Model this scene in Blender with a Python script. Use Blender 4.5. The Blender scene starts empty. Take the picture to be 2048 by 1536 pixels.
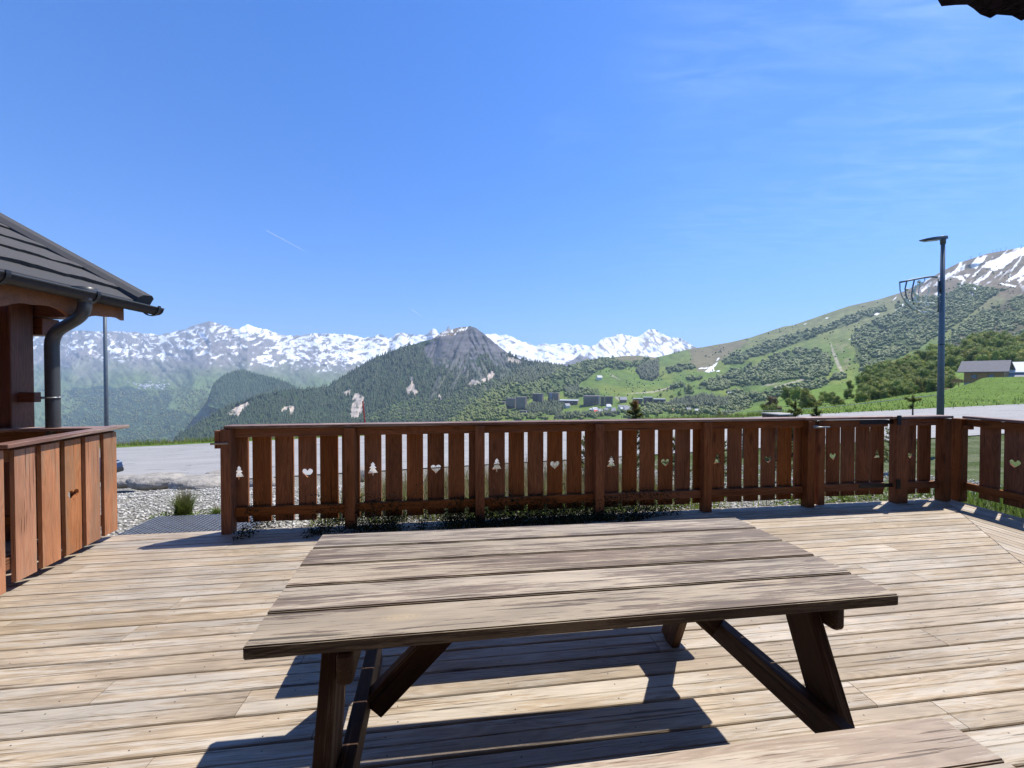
import bpy, bmesh, math, random
import numpy as np
from mathutils import Vector, Matrix
from mathutils.geometry import tessellate_polygon
random.seed(7)
C = bpy.context.scene.collection
sc = bpy.context.scene
# ------------------------------------------------------------------ camera, sky, sun
F0, H, PIT = 770.0, 1.45, math.atan(11/770)
cd = bpy.data.cameras.new('camera'); cam = bpy.data.objects.new('camera', cd); C.objects.link(cam)
cd.sensor_width = 36; cd.lens = 36*F0/2048; cd.clip_end = 200000; cd.clip_start = .05
cam.location = (0, 0, H); cam.rotation_euler = (math.pi/2-PIT, 0, 0); sc.camera = cam
SUN_EL, SUN_AZ = math.radians(61), math.radians(54.8)      # azimuth from the view axis (+Y) towards +X
w = bpy.data.worlds.new('World'); sc.world = w; w.use_nodes = True
nt = w.node_tree; nt.nodes.clear()
def wn(t, **k):
    n = nt.nodes.new(t)
    for a, b in k.items(): setattr(n, a, b)
    return n
sky = wn('ShaderNodeTexSky', sky_type='NISHITA', sun_disc=False, sun_elevation=SUN_EL, sun_rotation=SUN_AZ, altitude=1500, air_density=1.0, dust_density=.35, ozone_density=3.2)
bg = wn('ShaderNodeBackground'); bg.inputs['Strength'].default_value = .15
out = wn('ShaderNodeOutputWorld')
# the sky is read a little above the true direction, which leaves out its white horizon band
tcs = wn('ShaderNodeTexCoord'); vm = wn('ShaderNodeVectorMath', operation='MULTIPLY_ADD'); nt.links.new(tcs.outputs['Generated'], vm.inputs[0]); vm.inputs[1].default_value = (1, 1, .8); vm.inputs[2].default_value = (0, 0, .095); nt.links.new(vm.outputs[0], sky.inputs['Vector'])
hs = wn('ShaderNodeHueSaturation'); hs.inputs['Saturation'].default_value = 1.33; hs.inputs['Hue'].default_value = .511; hs.inputs['Value'].default_value = 1.05
nt.links.new(sky.outputs[0], hs.inputs['Color'])
# thin cirrus, high to the right: noise over the sky plane (direction / height)
tcw = wn('ShaderNodeTexCoord'); sx = wn('ShaderNodeSeparateXYZ'); nt.links.new(tcw.outputs['Generated'], sx.inputs[0])
def wm(op, a, b=None, clamp=False):
    n = wn('ShaderNodeMath', operation=op, use_clamp=clamp)
    for i, v in enumerate((a, b)):
        if v is None: continue
        if isinstance(v, (int, float)): n.inputs[i].default_value = v
        else: nt.links.new(v, n.inputs[i])
    return n.outputs[0]
zc = wm('MAXIMUM', sx.outputs[2], .06)
px_, py_ = wm('DIVIDE', sx.outputs[0], zc), wm('DIVIDE', sx.outputs[1], zc)
cb = wn('ShaderNodeCombineXYZ'); nt.links.new(px_, cb.inputs[0]); nt.links.new(py_, cb.inputs[1])
mp = wn('ShaderNodeMapping'); nt.links.new(cb.outputs[0], mp.inputs[0])
mp.inputs['Rotation'].default_value = (0, 0, math.radians(-68)); mp.inputs['Scale'].default_value = (2.2, 9, 1)
n1 = wn('ShaderNodeTexNoise'); nt.links.new(mp.outputs[0], n1.inputs['Vector']); n1.inputs['Scale'].default_value = 1.3; n1.inputs['Detail'].default_value = 7; n1.inputs['Roughness'].default_value = .6; n1.inputs['Distortion'].default_value = .6
n2 = wn('ShaderNodeTexNoise'); nt.links.new(cb.outputs[0], n2.inputs['Vector']); n2.inputs['Scale'].default_value = .9
m1 = wm('MULTIPLY', wm('SUBTRACT', n1.outputs[0], .40), 2.4, True)
m2 = wm('MULTIPLY', wm('ADD', wm('SUBTRACT', n2.outputs[0], .62), wm('MULTIPLY', px_, .36)), 1.5, True)
mask = wm('MULTIPLY', wm('MULTIPLY', m1, m2), wm('MULTIPLY', wm('SUBTRACT', sx.outputs[2], .18), 2.2, True), True)
mx = wn('ShaderNodeMix', data_type='RGBA'); nt.links.new(wm('MULTIPLY', mask, .42), mx.inputs[0]); nt.links.new(hs.outputs[0], mx.inputs[6]); mx.inputs[7].default_value = (5.6, 6.8, 8.6, 1)
nt.links.new(mx.outputs[2], bg.inputs['Color']); nt.links.new(bg.outputs[0], out.inputs['Surface'])
sd = bpy.data.lights.new('sun', 'SUN'); sd.energy = 5.0; sd.angle = math.radians(.55); sd.color = (1, .935, .84)
sun = bpy.data.objects.new('sun', sd); C.objects.link(sun)
sdir = Vector((math.cos(SUN_EL)*math.sin(SUN_AZ), math.cos(SUN_EL)*math.cos(SUN_AZ), math.sin(SUN_EL)))
sun.rotation_euler = sdir.to_track_quat('Z', 'Y').to_euler(); sun.location = (10, 6, 30)
sc.view_settings.view_transform = 'Standard'; sc.view_settings.look = 'None'; sc.view_settings.exposure = .62; sc.view_settings.gamma = 1
cy = sc.cycles; cy.max_bounces = 7; cy.diffuse_bounces = 3; cy.glossy_bounces = 2; cy.transmission_bounces = 3; cy.volume_bounces = 0; cy.transparent_max_bounces = 8
cy.use_denoising = True; cy.sample_clamp_indirect = 6; cy.use_adaptive_sampling = True; cy.adaptive_threshold = .015
# ------------------------------------------------------------------ survey helpers (photo measurement -> place in metres)
def ray(x, y):
    a = (x-1024)/F0; b = (768-y)/F0; Y = math.cos(PIT)+b*math.sin(PIT)
    return a/Y, (-math.sin(PIT)+b*math.cos(PIT))/Y
def G(x, y, z=0):
    a, c = ray(x, y); d = (z-H)/c; return Vector((a*d, d, z))
def P(x, y, d):
    a, c = ray(x, y); return Vector((a*d, d, H+c*d))
def c3(x, y): return 60+x/3.793, 600+y/3.793
def c4(x, y): return 550+x/3.724, 600+y/3.724
def c5(x, y): return 960+x/3.793, 620+y/3.793
def c6(x, y): return 1450+x/3.425, 450+y/3.425
TH = math.radians(7.0625); U = Vector((math.cos(TH), math.sin(TH), 0)); V = Vector((-math.sin(TH), math.cos(TH), 0)); Z = Vector((0, 0, 1))
A0 = Vector((-2.6602, 3.605, 0)); N0 = A0.dot(V)
def fp(s, n=0, z=0): return A0+U*s+V*n+Z*z           # along / behind the long fence
# ------------------------------------------------------------------ materials
class MT:
    def __init__(s, name):
        s.m = bpy.data.materials.new(name); s.m.use_nodes = True; s.t = s.m.node_tree; s.t.nodes.clear()
        s.out = s.n('ShaderNodeOutputMaterial'); s.b = s.n('ShaderNodeBsdfPrincipled'); s.l(s.b.outputs[0], s.out.inputs[0])
    def n(s, t, **k):
        n = s.t.nodes.new(t)
        for a, b in k.items(): setattr(n, a, b)
        return n
    def l(s, a, b): s.t.links.new(a, b)
    def set(s, inp, v):
        if isinstance(v, bpy.types.NodeSocket): s.l(v, inp)
        elif isinstance(v, (tuple, list)) and len(v) == 3 and inp.type == 'RGBA': inp.default_value = (*v, 1)
        else: inp.default_value = v
    def math(s, op, a, b=0.0, clamp=False):
        n = s.n('ShaderNodeMath', operation=op, use_clamp=clamp); s.set(n.inputs[0], a); s.set(n.inputs[1], b); return n.outputs[0]
    def mapr(s, v, a, b, c=0.0, d=1.0):
        n = s.n('ShaderNodeMapRange'); s.set(n.inputs[0], v)
        for i, q in enumerate((a, b, c, d)): n.inputs[i+1].default_value = q
        return n.outputs[0]
    def mix(s, f, a, b, bt='MIX'):
        n = s.n('ShaderNodeMix', data_type='RGBA', blend_type=bt); s.set(n.inputs[0], f); s.set(n.inputs[6], a); s.set(n.inputs[7], b); return n.outputs[2]
    def noise(s, vec, scale=1, detail=3, rough=.55, dist=0.0, dims=(1, 1, 1), w=False):
        n = s.n('ShaderNodeTexNoise')
        if dims != (1, 1, 1):
            m = s.n('ShaderNodeVectorMath', operation='MULTIPLY'); s.l(vec, m.inputs[0]); m.inputs[1].default_value = dims; vec = m.outputs[0]
        s.l(vec, n.inputs['Vector']); n.inputs['Scale'].default_value = scale; n.inputs['Detail'].default_value = detail; n.inputs['Roughness'].default_value = rough; n.inputs['Distortion'].default_value = dist
        return n.outputs[0]
    def bump(s, h, strength=.3, dist=.01):
        n = s.n('ShaderNodeBump'); n.inputs['Strength'].default_value = strength; n.inputs['Distance'].default_value = dist; s.l(h, n.inputs['Height']); s.l(n.outputs[0], s.b.inputs['Normal'])
    def coord(s, kind='Object', rnd=True):
        c = s.n('ShaderNodeTexCoord').outputs[kind]
        if not rnd: return c
        oi = s.n('ShaderNodeObjectInfo').outputs['Random']; ge = s.n('ShaderNodeNewGeometry').outputs['Random Per Island']
        r = s.math('ADD', s.math('MULTIPLY', oi, 61.0), s.math('MULTIPLY', ge, 173.0)); cb = s.n('ShaderNodeCombineXYZ')
        for i in range(3): s.l(r, cb.inputs[i])
        v = s.n('ShaderNodeVectorMath', operation='ADD'); s.l(c, v.inputs[0]); s.l(cb.outputs[0], v.inputs[1])
        s.r = s.math('FRACT', r); return v.outputs[0]
    def fin(s, col, rough=.7, spec=.5, metal=0.0):
        s.set(s.b.inputs['Base Color'], col); s.set(s.b.inputs['Roughness'], rough); s.set(s.b.inputs['Specular IOR Level'], spec); s.b.inputs['Metallic'].default_value = metal; return s.m
def wood(name, dark, light, knot, rough=.7, worn=None, worn_amt=.5, groove=0, tint=(.78, 1.18), spec=.4, fib=.5, bumpd=.0025, pscale=(1.3, 24, 24)):
    """grain runs along local X"""
    m = MT(name); c = m.coord()
    fib_a = m.noise(c, 1, 3, .6, dims=(3.0, 55, 55)); fib_b = m.noise(c, 1, 4, .7, dims=(6, 190, 190)); fibre = m.math('ADD', m.math('MULTIPLY', fib_a, .4), m.math('MULTIPLY', fib_b, .6)); fig = m.noise(c, 1, 2, .5, .8, dims=(.9, 9, 9))
    rings = m.math('MULTIPLY', m.math('ADD', m.math('SINE', m.math('MULTIPLY', fig, 95.0)), 1.0), .5)
    f = m.math('ADD', m.math('MULTIPLY', m.mapr(fibre, .36, .64), fib), m.math('MULTIPLY', rings, .5-fib*.45), True)
    col = m.mix(f, dark, light)
    if worn:
        pt = m.noise(c, 1, 6, .72, .3, dims=pscale); pm = m.math('ADD', pt, m.math('MULTIPLY', m.math('SUBTRACT', fibre, .5), 1.25))
        pm = m.math('ADD', pm, m.math('MULTIPLY', m.math('SUBTRACT', m.noise(c, 1, 2, .5, dims=(.9, 5, 5)), .5), .75)); pm = m.mapr(pm, .57-worn_amt*.16, .62-worn_amt*.14); col = m.mix(m.math('MULTIPLY', pm, .68), col, m.mix(f, tuple(q*.72 for q in worn), worn))
    crk = m.noise(c, 1, 3, .6, dims=(1.8, 85, 85)); crm = m.mapr(crk, .625, .67); col = m.mix(m.math('MULTIPLY', crm, .75), col, tuple(q*.25 for q in dark))
    vo = m.n('ShaderNodeTexVoronoi'); mm = m.n('ShaderNodeVectorMath', operation='MULTIPLY'); m.l(c, mm.inputs[0]); mm.inputs[1].default_value = (1.9, 6.5, 6.5); m.l(mm.outputs[0], vo.inputs['Vector']); vo.inputs['Scale'].default_value = 1
    kd = vo.outputs['Distance']; kr = m.math('MULTIPLY', m.math('ADD', m.math('SINE', m.math('MULTIPLY', kd, 190.0)), 1.0), .5)
    col = m.mix(m.math('MULTIPLY', m.mapr(kd, .17, .06), m.math('ADD', m.math('MULTIPLY', kr, .5), .35)), col, knot)
    tn = m.mapr(m.r, 0, 1, *tint); hue = m.n('ShaderNodeHueSaturation'); m.l(col, hue.inputs['Color']); m.l(m.math('MULTIPLY', tn, m.mapr(m.noise(c, 1, 3, .6, dims=(1.6, 5, 5)), .3, .7, .76, 1.2)), hue.inputs['Value'])
    m.set(hue.inputs['Saturation'], m.mapr(m.math('FRACT', m.math('MULTIPLY', m.r, 7.3)), 0, 1, .90, 1.08))
    h = m.math('ADD', m.math('MULTIPLY', fibre, 1.0), m.math('MULTIPLY', rings, .35)); h = m.math('SUBTRACT', h, m.math('MULTIPLY', crm, 1.5))
    m.bump(h, .55, bumpd)
    return m.fin(hue.outputs[0], m.mapr(fibre, .3, .7, rough-.08, rough+.1), spec)
M_deck = wood('deck_wood', (.25, .19, .125), (.465, .375, .265), (.46, .35, .24), .62, worn=(.47, .43, .365), worn_amt=.35, spec=.5, tint=(.86, 1.08))
M_table = wood('table_wood', (.10, .073, .055), (.27, .21, .155), (.42, .33, .22), .6, worn=(.47, .40, .30), worn_amt=.5, spec=.3, tint=(.9, 1.08), bumpd=.004, pscale=(2.0, 46, 46))
M_bench = wood('bench_wood', (.20, .145, .11), (.36, .28, .215), (.16, .11, .08), .6, worn=(.46, .40, .33), worn_amt=.5, spec=.5, bumpd=.004)
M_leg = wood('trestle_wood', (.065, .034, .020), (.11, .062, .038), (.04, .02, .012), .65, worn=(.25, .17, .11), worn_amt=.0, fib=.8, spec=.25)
M_fence = wood('stained_wood', (.14, .053, .021), (.33, .132, .052), (.06, .023, .01), .7, tint=(.85, 1.12), fib=.45, spec=.12)
M_cap = wood('rail_wood', (.16, .075, .05), (.30, .16, .11), (.1, .04, .02), .5, worn=(.52, .40, .31), worn_amt=.45)
M_gate = wood('weathered_sunlit_wood', (.33, .135, .062), (.54, .25, .12), (.17, .06, .025), .6, worn=(.34, .21, .125), worn_amt=.3, tint=(.9, 1.08), fib=.55, spec=.3)  # weathered fence stain; the open gate's sunlit brightness is put into its colour
M_hut = wood('hut_wood', (.10, .032, .018), (.21, .072, .038), (.07, .02, .012), .45, tint=(.9, 1.1), fib=.35)
M_orange = wood('fascia_wood', (.24, .09, .035), (.38, .16, .07), (.13, .05, .02), .55)
def plain(name, col, rough=.6, metal=0.0, var=.12, scale=30, spec=.5, bump=0.0, bscale=200, bd=.002):
    m = MT(name); c = m.coord(rnd=False); n = m.noise(c, scale, 4, .6)
    col2 = m.mix(m.mapr(n, .3, .7), tuple(q*(1-var) for q in col), tuple(min(1, q*(1+var)) for q in col))
    if bump: m.bump(m.noise(c, bscale, 3, .6), bump, bd)
    return m.fin(col2, rough, spec, metal)
M_gutter = plain('grey_gutter_metal', (.055, .058, .062), .38, 0, .1)
M_black = plain('black_iron', (.012, .012, .014), .4, 0, .2)
M_zinc = plain('zinc', (.35, .36, .36), .45, .8)
M_pole = plain('galvanised_grey', (.11, .135, .155), .5, .25, .15, 12)
M_lamp = plain('lamp_grey', (.05, .055, .06), .5)
M_shingle = plain('granule_shingle', (.075, .073, .072), .9, 0, .35, 160, .3, .8, 500, .004)
M_flash = plain('granule_flashing', (.062, .062, .064), .9, 0, .25, 200, .3, .5, 600, .003)
M_garland = plain('garland_white', (.75, .72, .55), .6)
M_rock = plain('granite', (.29, .27, .235), .9, 0, .3, 3, .2, .9, 9, .06)
M_red = plain('red_paint', (.42, .03, .02), .5)
M_eave = plain('rough_dark_roofing', (.016, .014, .022), .95, 0, .5, 22, .1, 1.0, 30, .03)
M_glass = plain('dark_glass', (.012, .016, .02), .08, 0, .1, 2, .8)
M_white = plain('white_render', (.72, .70, .66), .8)
M_concrete = plain('concrete', (.30, .29, .27), .9, 0, .2, .3)
M_soil = plain('dark_soil', (.05, .045, .04), .95)
def foliage(name, a, b, trans=.3, rough=.6, nsc=2.2):
    m = MT(name); ge = m.n('ShaderNodeNewGeometry').outputs['Random Per Island']; oi = m.n('ShaderNodeObjectInfo').outputs['Random']
    c = m.coord(rnd=False); n = m.noise(c, nsc, 2)
    f = m.math('ADD', m.math('MULTIPLY', ge, .6), m.math('MULTIPLY', m.mapr(n, .3, .7), .4)); col = m.mix(f, a, b)
    hu = m.n('ShaderNodeHueSaturation'); m.l(col, hu.inputs['Color']); m.l(m.mapr(oi, 0, 1, .75, 1.25), hu.inputs['Value']); m.l(m.mapr(m.math('FRACT', m.math('MULTIPLY', oi, 5.7)), 0, 1, .485, .512), hu.inputs['Hue'])
    m.fin(hu.outputs[0], rough, .25)
    tr = m.n('ShaderNodeBsdfTranslucent'); m.l(hu.outputs[0], tr.inputs[0]); mixs = m.n('ShaderNodeMixShader'); mixs.inputs[0].default_value = trans
    m.l(m.b.outputs[0], mixs.inputs[1]); m.l(tr.outputs[0], mixs.inputs[2]); m.l(mixs.outputs[0], m.out.inputs[0]); return m.m
M_leafdark = foliage('dark_small_leaf', (.006, .011, .004), (.018, .030, .008), .05, .9)
M_grassb = foliage('grass_blade', (.09, .15, .025), (.20, .26, .055), .35)
M_dry = foliage('dry_stalk', (.14, .11, .05), (.30, .24, .13), .25)
M_pine = foliage('pine_needle', (.07, .095, .025), (.21, .22, .06), .4)
M_tip = foliage('orange_tip', (.30, .12, .04), (.42, .20, .08), .2)
M_crown = foliage('spring_leaf', (.14, .19, .04), (.29, .34, .085), .45)
M_crownb = foliage('yellow_spring_leaf', (.22, .24, .05), (.38, .38, .10), .45)
M_crownbr = foliage('brown_bud', (.11, .065, .03), (.20, .12, .06), .2)
M_far = foliage('far_leaf', (.10, .15, .045), (.25, .30, .10), .3, .6, .012)
M_conif = foliage('conifer_needle', (.026, .050, .026), (.060, .098, .042), .05, .6, .01)
M_flower = plain('yellow_petal', (.75, .60, .03), .6)
M_bark = plain('bark', (.09, .07, .05), .9)
def vcolmat(name, bumpscale=0, bd=1, nscale=.02, amt=.3, rough=.95):
    m = MT(name); a = m.n('ShaderNodeAttribute', attribute_name='col').outputs['Color']; c = m.coord(rnd=False)
    n = m.noise(c, nscale, 5, .7); hu = m.n('ShaderNodeHueSaturation'); m.l(a, hu.inputs['Color']); m.l(m.mapr(n, .25, .75, 1-amt, 1+amt), hu.inputs['Value'])
    if bumpscale: m.bump(m.noise(c, bumpscale, 5, .7), .8, bd)
    return m.fin(hu.outputs[0], rough, .1)
# ------------------------------------------------------------------ object helpers
W = {}
def tag(o, label=None, cat=None, group=None, kind=None):
    if label: o['label'] = label
    if cat: o['category'] = cat
    if group: o['group'] = group
    if kind: o['kind'] = kind
    return o
def put(o, parent=None, M=None):
    M = M or Matrix.Identity(4); C.objects.link(o) if o.name not in C.objects else None
    W[o] = M
    if parent is not None: o.parent = parent; o.matrix_basis = W[parent].inverted() @ M
    else: o.matrix_basis = M
    return o
def empty(name, loc, label, cat, group=None):
    o = bpy.data.objects.new(name, None); o.empty_display_size = .1; put(o, None, Matrix.Translation(loc)); return tag(o, label, cat, group)
def obj(name, bm, mat, parent=None, M=None, smooth=False):
    me = bpy.data.meshes.new(name)
    if isinstance(bm, bmesh.types.BMesh): bmesh.ops.recalc_face_normals(bm, faces=bm.faces); bm.to_mesh(me); bm.free()
    else: me.from_pydata([tuple(p) for p in bm[0]], [], bm[1])
    if smooth: me.polygons.foreach_set('use_smooth', [True]*len(me.polygons))
    for q in (mat if isinstance(mat, (list, tuple)) else [mat]): me.materials.append(q)
    o = bpy.data.objects.new(name, me)
    if parent is not None and M is None: M = Matrix.Translation(W[parent].translation)
    if parent is not None and bm is not None and M is None: pass
    return put(o, parent, M)
def at(parent): return W[parent].translation.copy()
def frame(o, x, y=None):
    x = x.normalized(); y = y or (Z if abs(x.z) < .9 else V); zz = x.cross(y).normalized(); y = zz.cross(x)
    M = Matrix((x, y, zz)).transposed().to_4x4(); M.translation = o; return M
def box_bm(lo, hi, bev=0, seg=1, bm=None):
    nb = bm is None; bm = bm or bmesh.new(); r = bmesh.ops.create_cube(bm, size=1); vs = r['verts']
    for v in vs: v.co = Vector([lo[i]+(v.co[i]+.5)*(hi[i]-lo[i]) for i in range(3)])
    if bev: bmesh.ops.bevel(bm, geom=list({e for v in vs for e in v.link_edges}), offset=bev, segments=seg, affect='EDGES', profile=.5)
    return bm
def beam(name, p0, p1, wd, th, mat, parent, side=None, bev=.004, mids=0):
    """bar from p0 to p1, wd across 'side', th the other way"""
    p0, p1 = Vector(p0), Vector(p1); L = (p1-p0).length; M = frame(p0, p1-p0, side)
    return obj(name, box_bm((0, -wd/2, -th/2), (L, wd/2, th/2), bev, 2 if bev > .003 else 1), mat, parent, M)
def quadplank(name, a, b, c, d, th, mat, parent, bev=.003):
    """a->b front edge, d->c back edge (top face), thickness downwards"""
    M = frame(a, b-a, (d-a)); Mi = M.inverted(); q = [Mi @ p for p in (a, b, c, d)]; bm = bmesh.new()
    up = (Mi.to_3x3() @ Z); top = [bm.verts.new(p) for p in q]; bot = [bm.verts.new(p-up*th) for p in q]
    bm.faces.new(top); bm.faces.new(bot[::-1])
    for i in range(4): bm.faces.new([top[i], bot[i], bot[(i+1) % 4], top[(i+1) % 4]])
    bmesh.ops.bevel(bm, geom=bm.edges[:], offset=bev, segments=2, affect='EDGES')
    return obj(name, bm, mat, parent, M)
def tube_data(pts, rad, n=8, cap=True):
    pts = [Vector(p) for p in pts]; rad = rad if isinstance(rad, (list, tuple)) else [rad]*len(pts); vs, fs = [], []; up = None
    for i, p in enumerate(pts):
        t = (pts[min(i+1, len(pts)-1)]-pts[max(i-1, 0)]).normalized()
        if up is None: up = t.orthogonal().normalized()
        up = (up-t*up.dot(t)).normalized(); s = t.cross(up)
        vs += [p+(up*math.cos(k*2*math.pi/n)+s*math.sin(k*2*math.pi/n))*rad[i] for k in range(n)]
    for i in range(len(pts)-1):
        for k in range(n): fs.append((i*n+k, i*n+(k+1) % n, (i+1)*n+(k+1) % n, (i+1)*n+k))
    if cap: fs += [tuple(range(n))[::-1], tuple(range((len(pts)-1)*n, len(pts)*n))]
    return vs, fs
def join(parts):
    vs, fs = [], []
    for a, b in parts:
        k = len(vs); vs += list(a); fs += [tuple(i+k for i in f) for f in b]
    return vs, fs
def tube(name, pts, rad, mat, parent=None, n=10, smooth=True):
    o0 = at(parent) if parent is not None else Vector(pts[0]); pts = [Vector(p)-o0 for p in pts]
    return obj(name, tube_data(pts, rad, n), mat, parent, Matrix.Translation(o0), smooth)
def npmesh(name, verts, faces, mat, parent=None, M=None, col=None, smooth=False):
    """faces: (n,k) int array"""
    verts = np.asarray(verts, dtype=np.float32); faces = np.asarray(faces, dtype=np.int32); k = faces.shape[1]
    me = bpy.data.meshes.new(name); me.vertices.add(len(verts)); me.vertices.foreach_set('co', verts.ravel())
    me.loops.add(faces.size); me.loops.foreach_set('vertex_index', faces.ravel()); me.polygons.add(len(faces))
    me.polygons.foreach_set('loop_start', np.arange(0, faces.size, k, dtype=np.int32)); me.polygons.foreach_set('loop_total', np.full(len(faces), k, dtype=np.int32))
    if smooth: me.polygons.foreach_set('use_smooth', np.ones(len(faces), dtype=bool))
    me.update(calc_edges=True); me.validate()
    if col is not None:
        a = me.color_attributes.new('col', 'FLOAT_COLOR', 'POINT'); c4_ = np.ones((len(verts), 4), dtype=np.float32); c4_[:, :3] = col; a.data.foreach_set('color', c4_.ravel())
    me.materials.append(mat); o = bpy.data.objects.new(name, me); return put(o, parent, M)
def copy_tree(o, M, label=None):
    c = o.copy(); C.objects.link(c); W[c] = M; c.matrix_basis = M
    if label: c['label'] = label
    for ch in [q for q in o.children]:
        d = ch.copy(); C.objects.link(d); d.parent = c; W[d] = M @ d.matrix_basis
        for g in [q for q in ch.children]:
            e = g.copy(); C.objects.link(e); e.parent = d
    return c
# ------------------------------------------------------------------ numpy noise
def _h(ix, iy, s):
    n = (ix.astype(np.int64)*374761393+iy.astype(np.int64)*668265263+s*974634777) & 0x7fffffff
    n = ((n ^ (n >> 13))*1274126177) & 0x7fffffff; return ((n ^ (n >> 16)) & 0xffff)/65535.0
def vn(x, y, s=0):
    x = np.asarray(x, float); y = np.asarray(y, float); ix, iy = np.floor(x), np.floor(y); fx, fy = x-ix, y-iy; fx = fx*fx*(3-2*fx); fy = fy*fy*(3-2*fy)
    a, b, c, d = _h(ix, iy, s), _h(ix+1, iy, s), _h(ix, iy+1, s), _h(ix+1, iy+1, s); return (a*(1-fx)+b*fx)*(1-fy)+(c*(1-fx)+d*fx)*fy
def fbm(x, y, o=4, s=0, g=.5):
    t, a, m = 0, 1, 0
    for i in range(o): t = t+a*vn(x, y, s+i*17); m += a; a *= g; x = x*2.03+3.1; y = y*2.03+1.7
    return t/m
def ridg(x, y, o=4, s=0):
    t, a, m = 0, 1, 0
    for i in range(o): t = t+a*(1-np.abs(2*vn(x, y, s+i*31)-1)); m += a; a *= .5; x = x*2.1+5; y = y*2.1+2
    return t/m
def sst(v, a, b): t = np.clip((v-a)/(b-a), 0, 1); return t*t*(3-2*t)
def inpoly(x, y, poly):
    x = np.asarray(x, float); y = np.asarray(y, float); r = np.zeros(np.broadcast(x, y).shape, bool); n = len(poly)
    for i in range(n):
        x0, y0 = poly[i]; x1, y1 = poly[(i+1) % n]
        if y0 == y1: continue
        c = ((y0 > y) != (y1 > y)) & (x < (x1-x0)*(y-y0)/(y1-y0)+x0); r ^= c
    return r
def lerpc(a, b, t): return np.asarray(a)*(1-t[..., None])+np.asarray(b)*t[..., None]
#==NEAR==
# ------------------------------------------------------------------ ground near the terrace
def road_z(s): return -3.3+(s+21.8)*.0321
EDGE = 18.0; FAR = 29.8
def ground_z(X, Y):
    s = X*math.cos(TH)+Y*math.sin(TH); n = -X*math.sin(TH)+Y*math.cos(TH); rz = road_z(s)
    t = sst(n, N0+.35, EDGE-.6); t = .55*t+.45*np.clip((n-N0-.35)/(EDGE-.6-N0-.35), 0, 1)
    bump_ = (fbm(X*.7, Y*.7, 4, 5)-.5)*.22*np.clip((n-N0-.6)/2, 0, 1)*np.clip((EDGE-n)/1.5, 0, 1)
    rg = np.clip((s-4.5)/3, 0, 1)
    return (-.10+.0*rg)*(1-t)+(rz-.03)*t+bump_
gx = np.linspace(-34, 48, 260); gn = np.concatenate([np.linspace(-4, N0, 12), np.linspace(N0+.1, EDGE+1.5, 90)])
SS, NN = np.meshgrid(gx, gn); GX = SS*math.cos(TH)-NN*math.sin(TH); GY = SS*math.sin(TH)+NN*math.cos(TH); GZ = ground_z(GX, GY); GZ = np.where(NN < N0+.05, np.minimum(GZ, -.16), GZ)
def gridfaces(ny, nx):
    i = np.arange(ny*nx).reshape(ny, nx); return np.stack([i[:-1, :-1], i[:-1, 1:], i[1:, 1:], i[1:, :-1]], -1).reshape(-1, 4)
vv = np.stack([GX, GY, GZ], -1).reshape(-1, 3)
green = sst(fbm(GX*.5, GY*.5, 3, 9)+np.clip((SS-3)/6, -.25, .35)-np.clip((NN-13)/8, 0, .2), .62, .75)*(SS < 60)
gcol = lerpc((.42, .41, .38), (.10, .15, .03), np.where(SS > 8.1, 1.0, green*.9))
m = MT('gravel'); a = m.n('ShaderNodeAttribute', attribute_name='col').outputs['Color']; c = m.coord(rnd=False)
vo = m.n('ShaderNodeTexVoronoi'); m.l(c, vo.inputs['Vector']); vo.inputs['Scale'].default_value = 24
cs = m.n('ShaderNodeSeparateColor'); m.l(vo.outputs['Color'], cs.inputs[0])
col = m.mix(1.0, a, m.mix(m.mapr(vo.outputs['Distance'], .25, .75), m.mix(cs.outputs[0], (1.25, 1.25, 1.2), (.62, .62, .6)), (.25, .24, .22)), 'MULTIPLY')
col = m.mix(m.mapr(m.noise(c, .8, 3), .45, .6, 0, .25), col, (.30, .28, .2)); m.bump(m.mapr(vo.outputs['Distance'], 0, .6, 1, 0), 1, .03); M_gravel = m.fin(col, .95, .2)
npmesh('gravel_ground', vv, gridfaces(len(gn), len(gx)), M_gravel, col=gcol.reshape(-1, 3), smooth=True)['kind'] = 'structure'
# loose stones
rng = np.random.default_rng(3)
def scatter_stones(name, n, s0, s1, n0, n1, r0, r1, mat):
    s = rng.uniform(s0, s1, n); q = N0+.25+(n0+(n1-n0)*rng.random(n)**1.6); x = s*math.cos(TH)-q*math.sin(TH); y = s*math.sin(TH)+q*math.cos(TH); z = ground_z(x, y)
    keep = ~((s > 3.5) & (rng.random(n) < .3)); x, y, z = x[keep], y[keep], z[keep]; n = len(x)
    base = np.array([(1, 0, 0), (-1, 0, 0), (0, 1, 0), (0, -1, 0), (0, 0, .7), (0, 0, -.7)]); f = np.array([(0, 2, 4), (2, 1, 4), (1, 3, 4), (3, 0, 4), (2, 0, 5), (1, 2, 5), (3, 1, 5), (0, 3, 5)])
    v = base[None]*(1+rng.uniform(-.35, .35, (n, 6, 3))); r = rng.uniform(r0, r1, n)**1; an = rng.uniform(0, 6.28, n); ca, sa = np.cos(an), np.sin(an)
    vx = v[..., 0]*ca[:, None]-v[..., 1]*sa[:, None]; vy = v[..., 0]*sa[:, None]+v[..., 1]*ca[:, None]
    o = np.stack([vx*r[:, None]+x[:, None], vy*r[:, None]+y[:, None], v[..., 2]*r[:, None]+z[:, None]+.2*r[:, None]], -1).reshape(-1, 3)
    ff = (f[None]+6*np.arange(n)[:, None, None]).reshape(-1, 3); return tag(npmesh(name, o, ff, mat), 'pale grey crushed stones strewn over the slope outside the terrace', 'gravel', kind='stuff')
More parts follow.
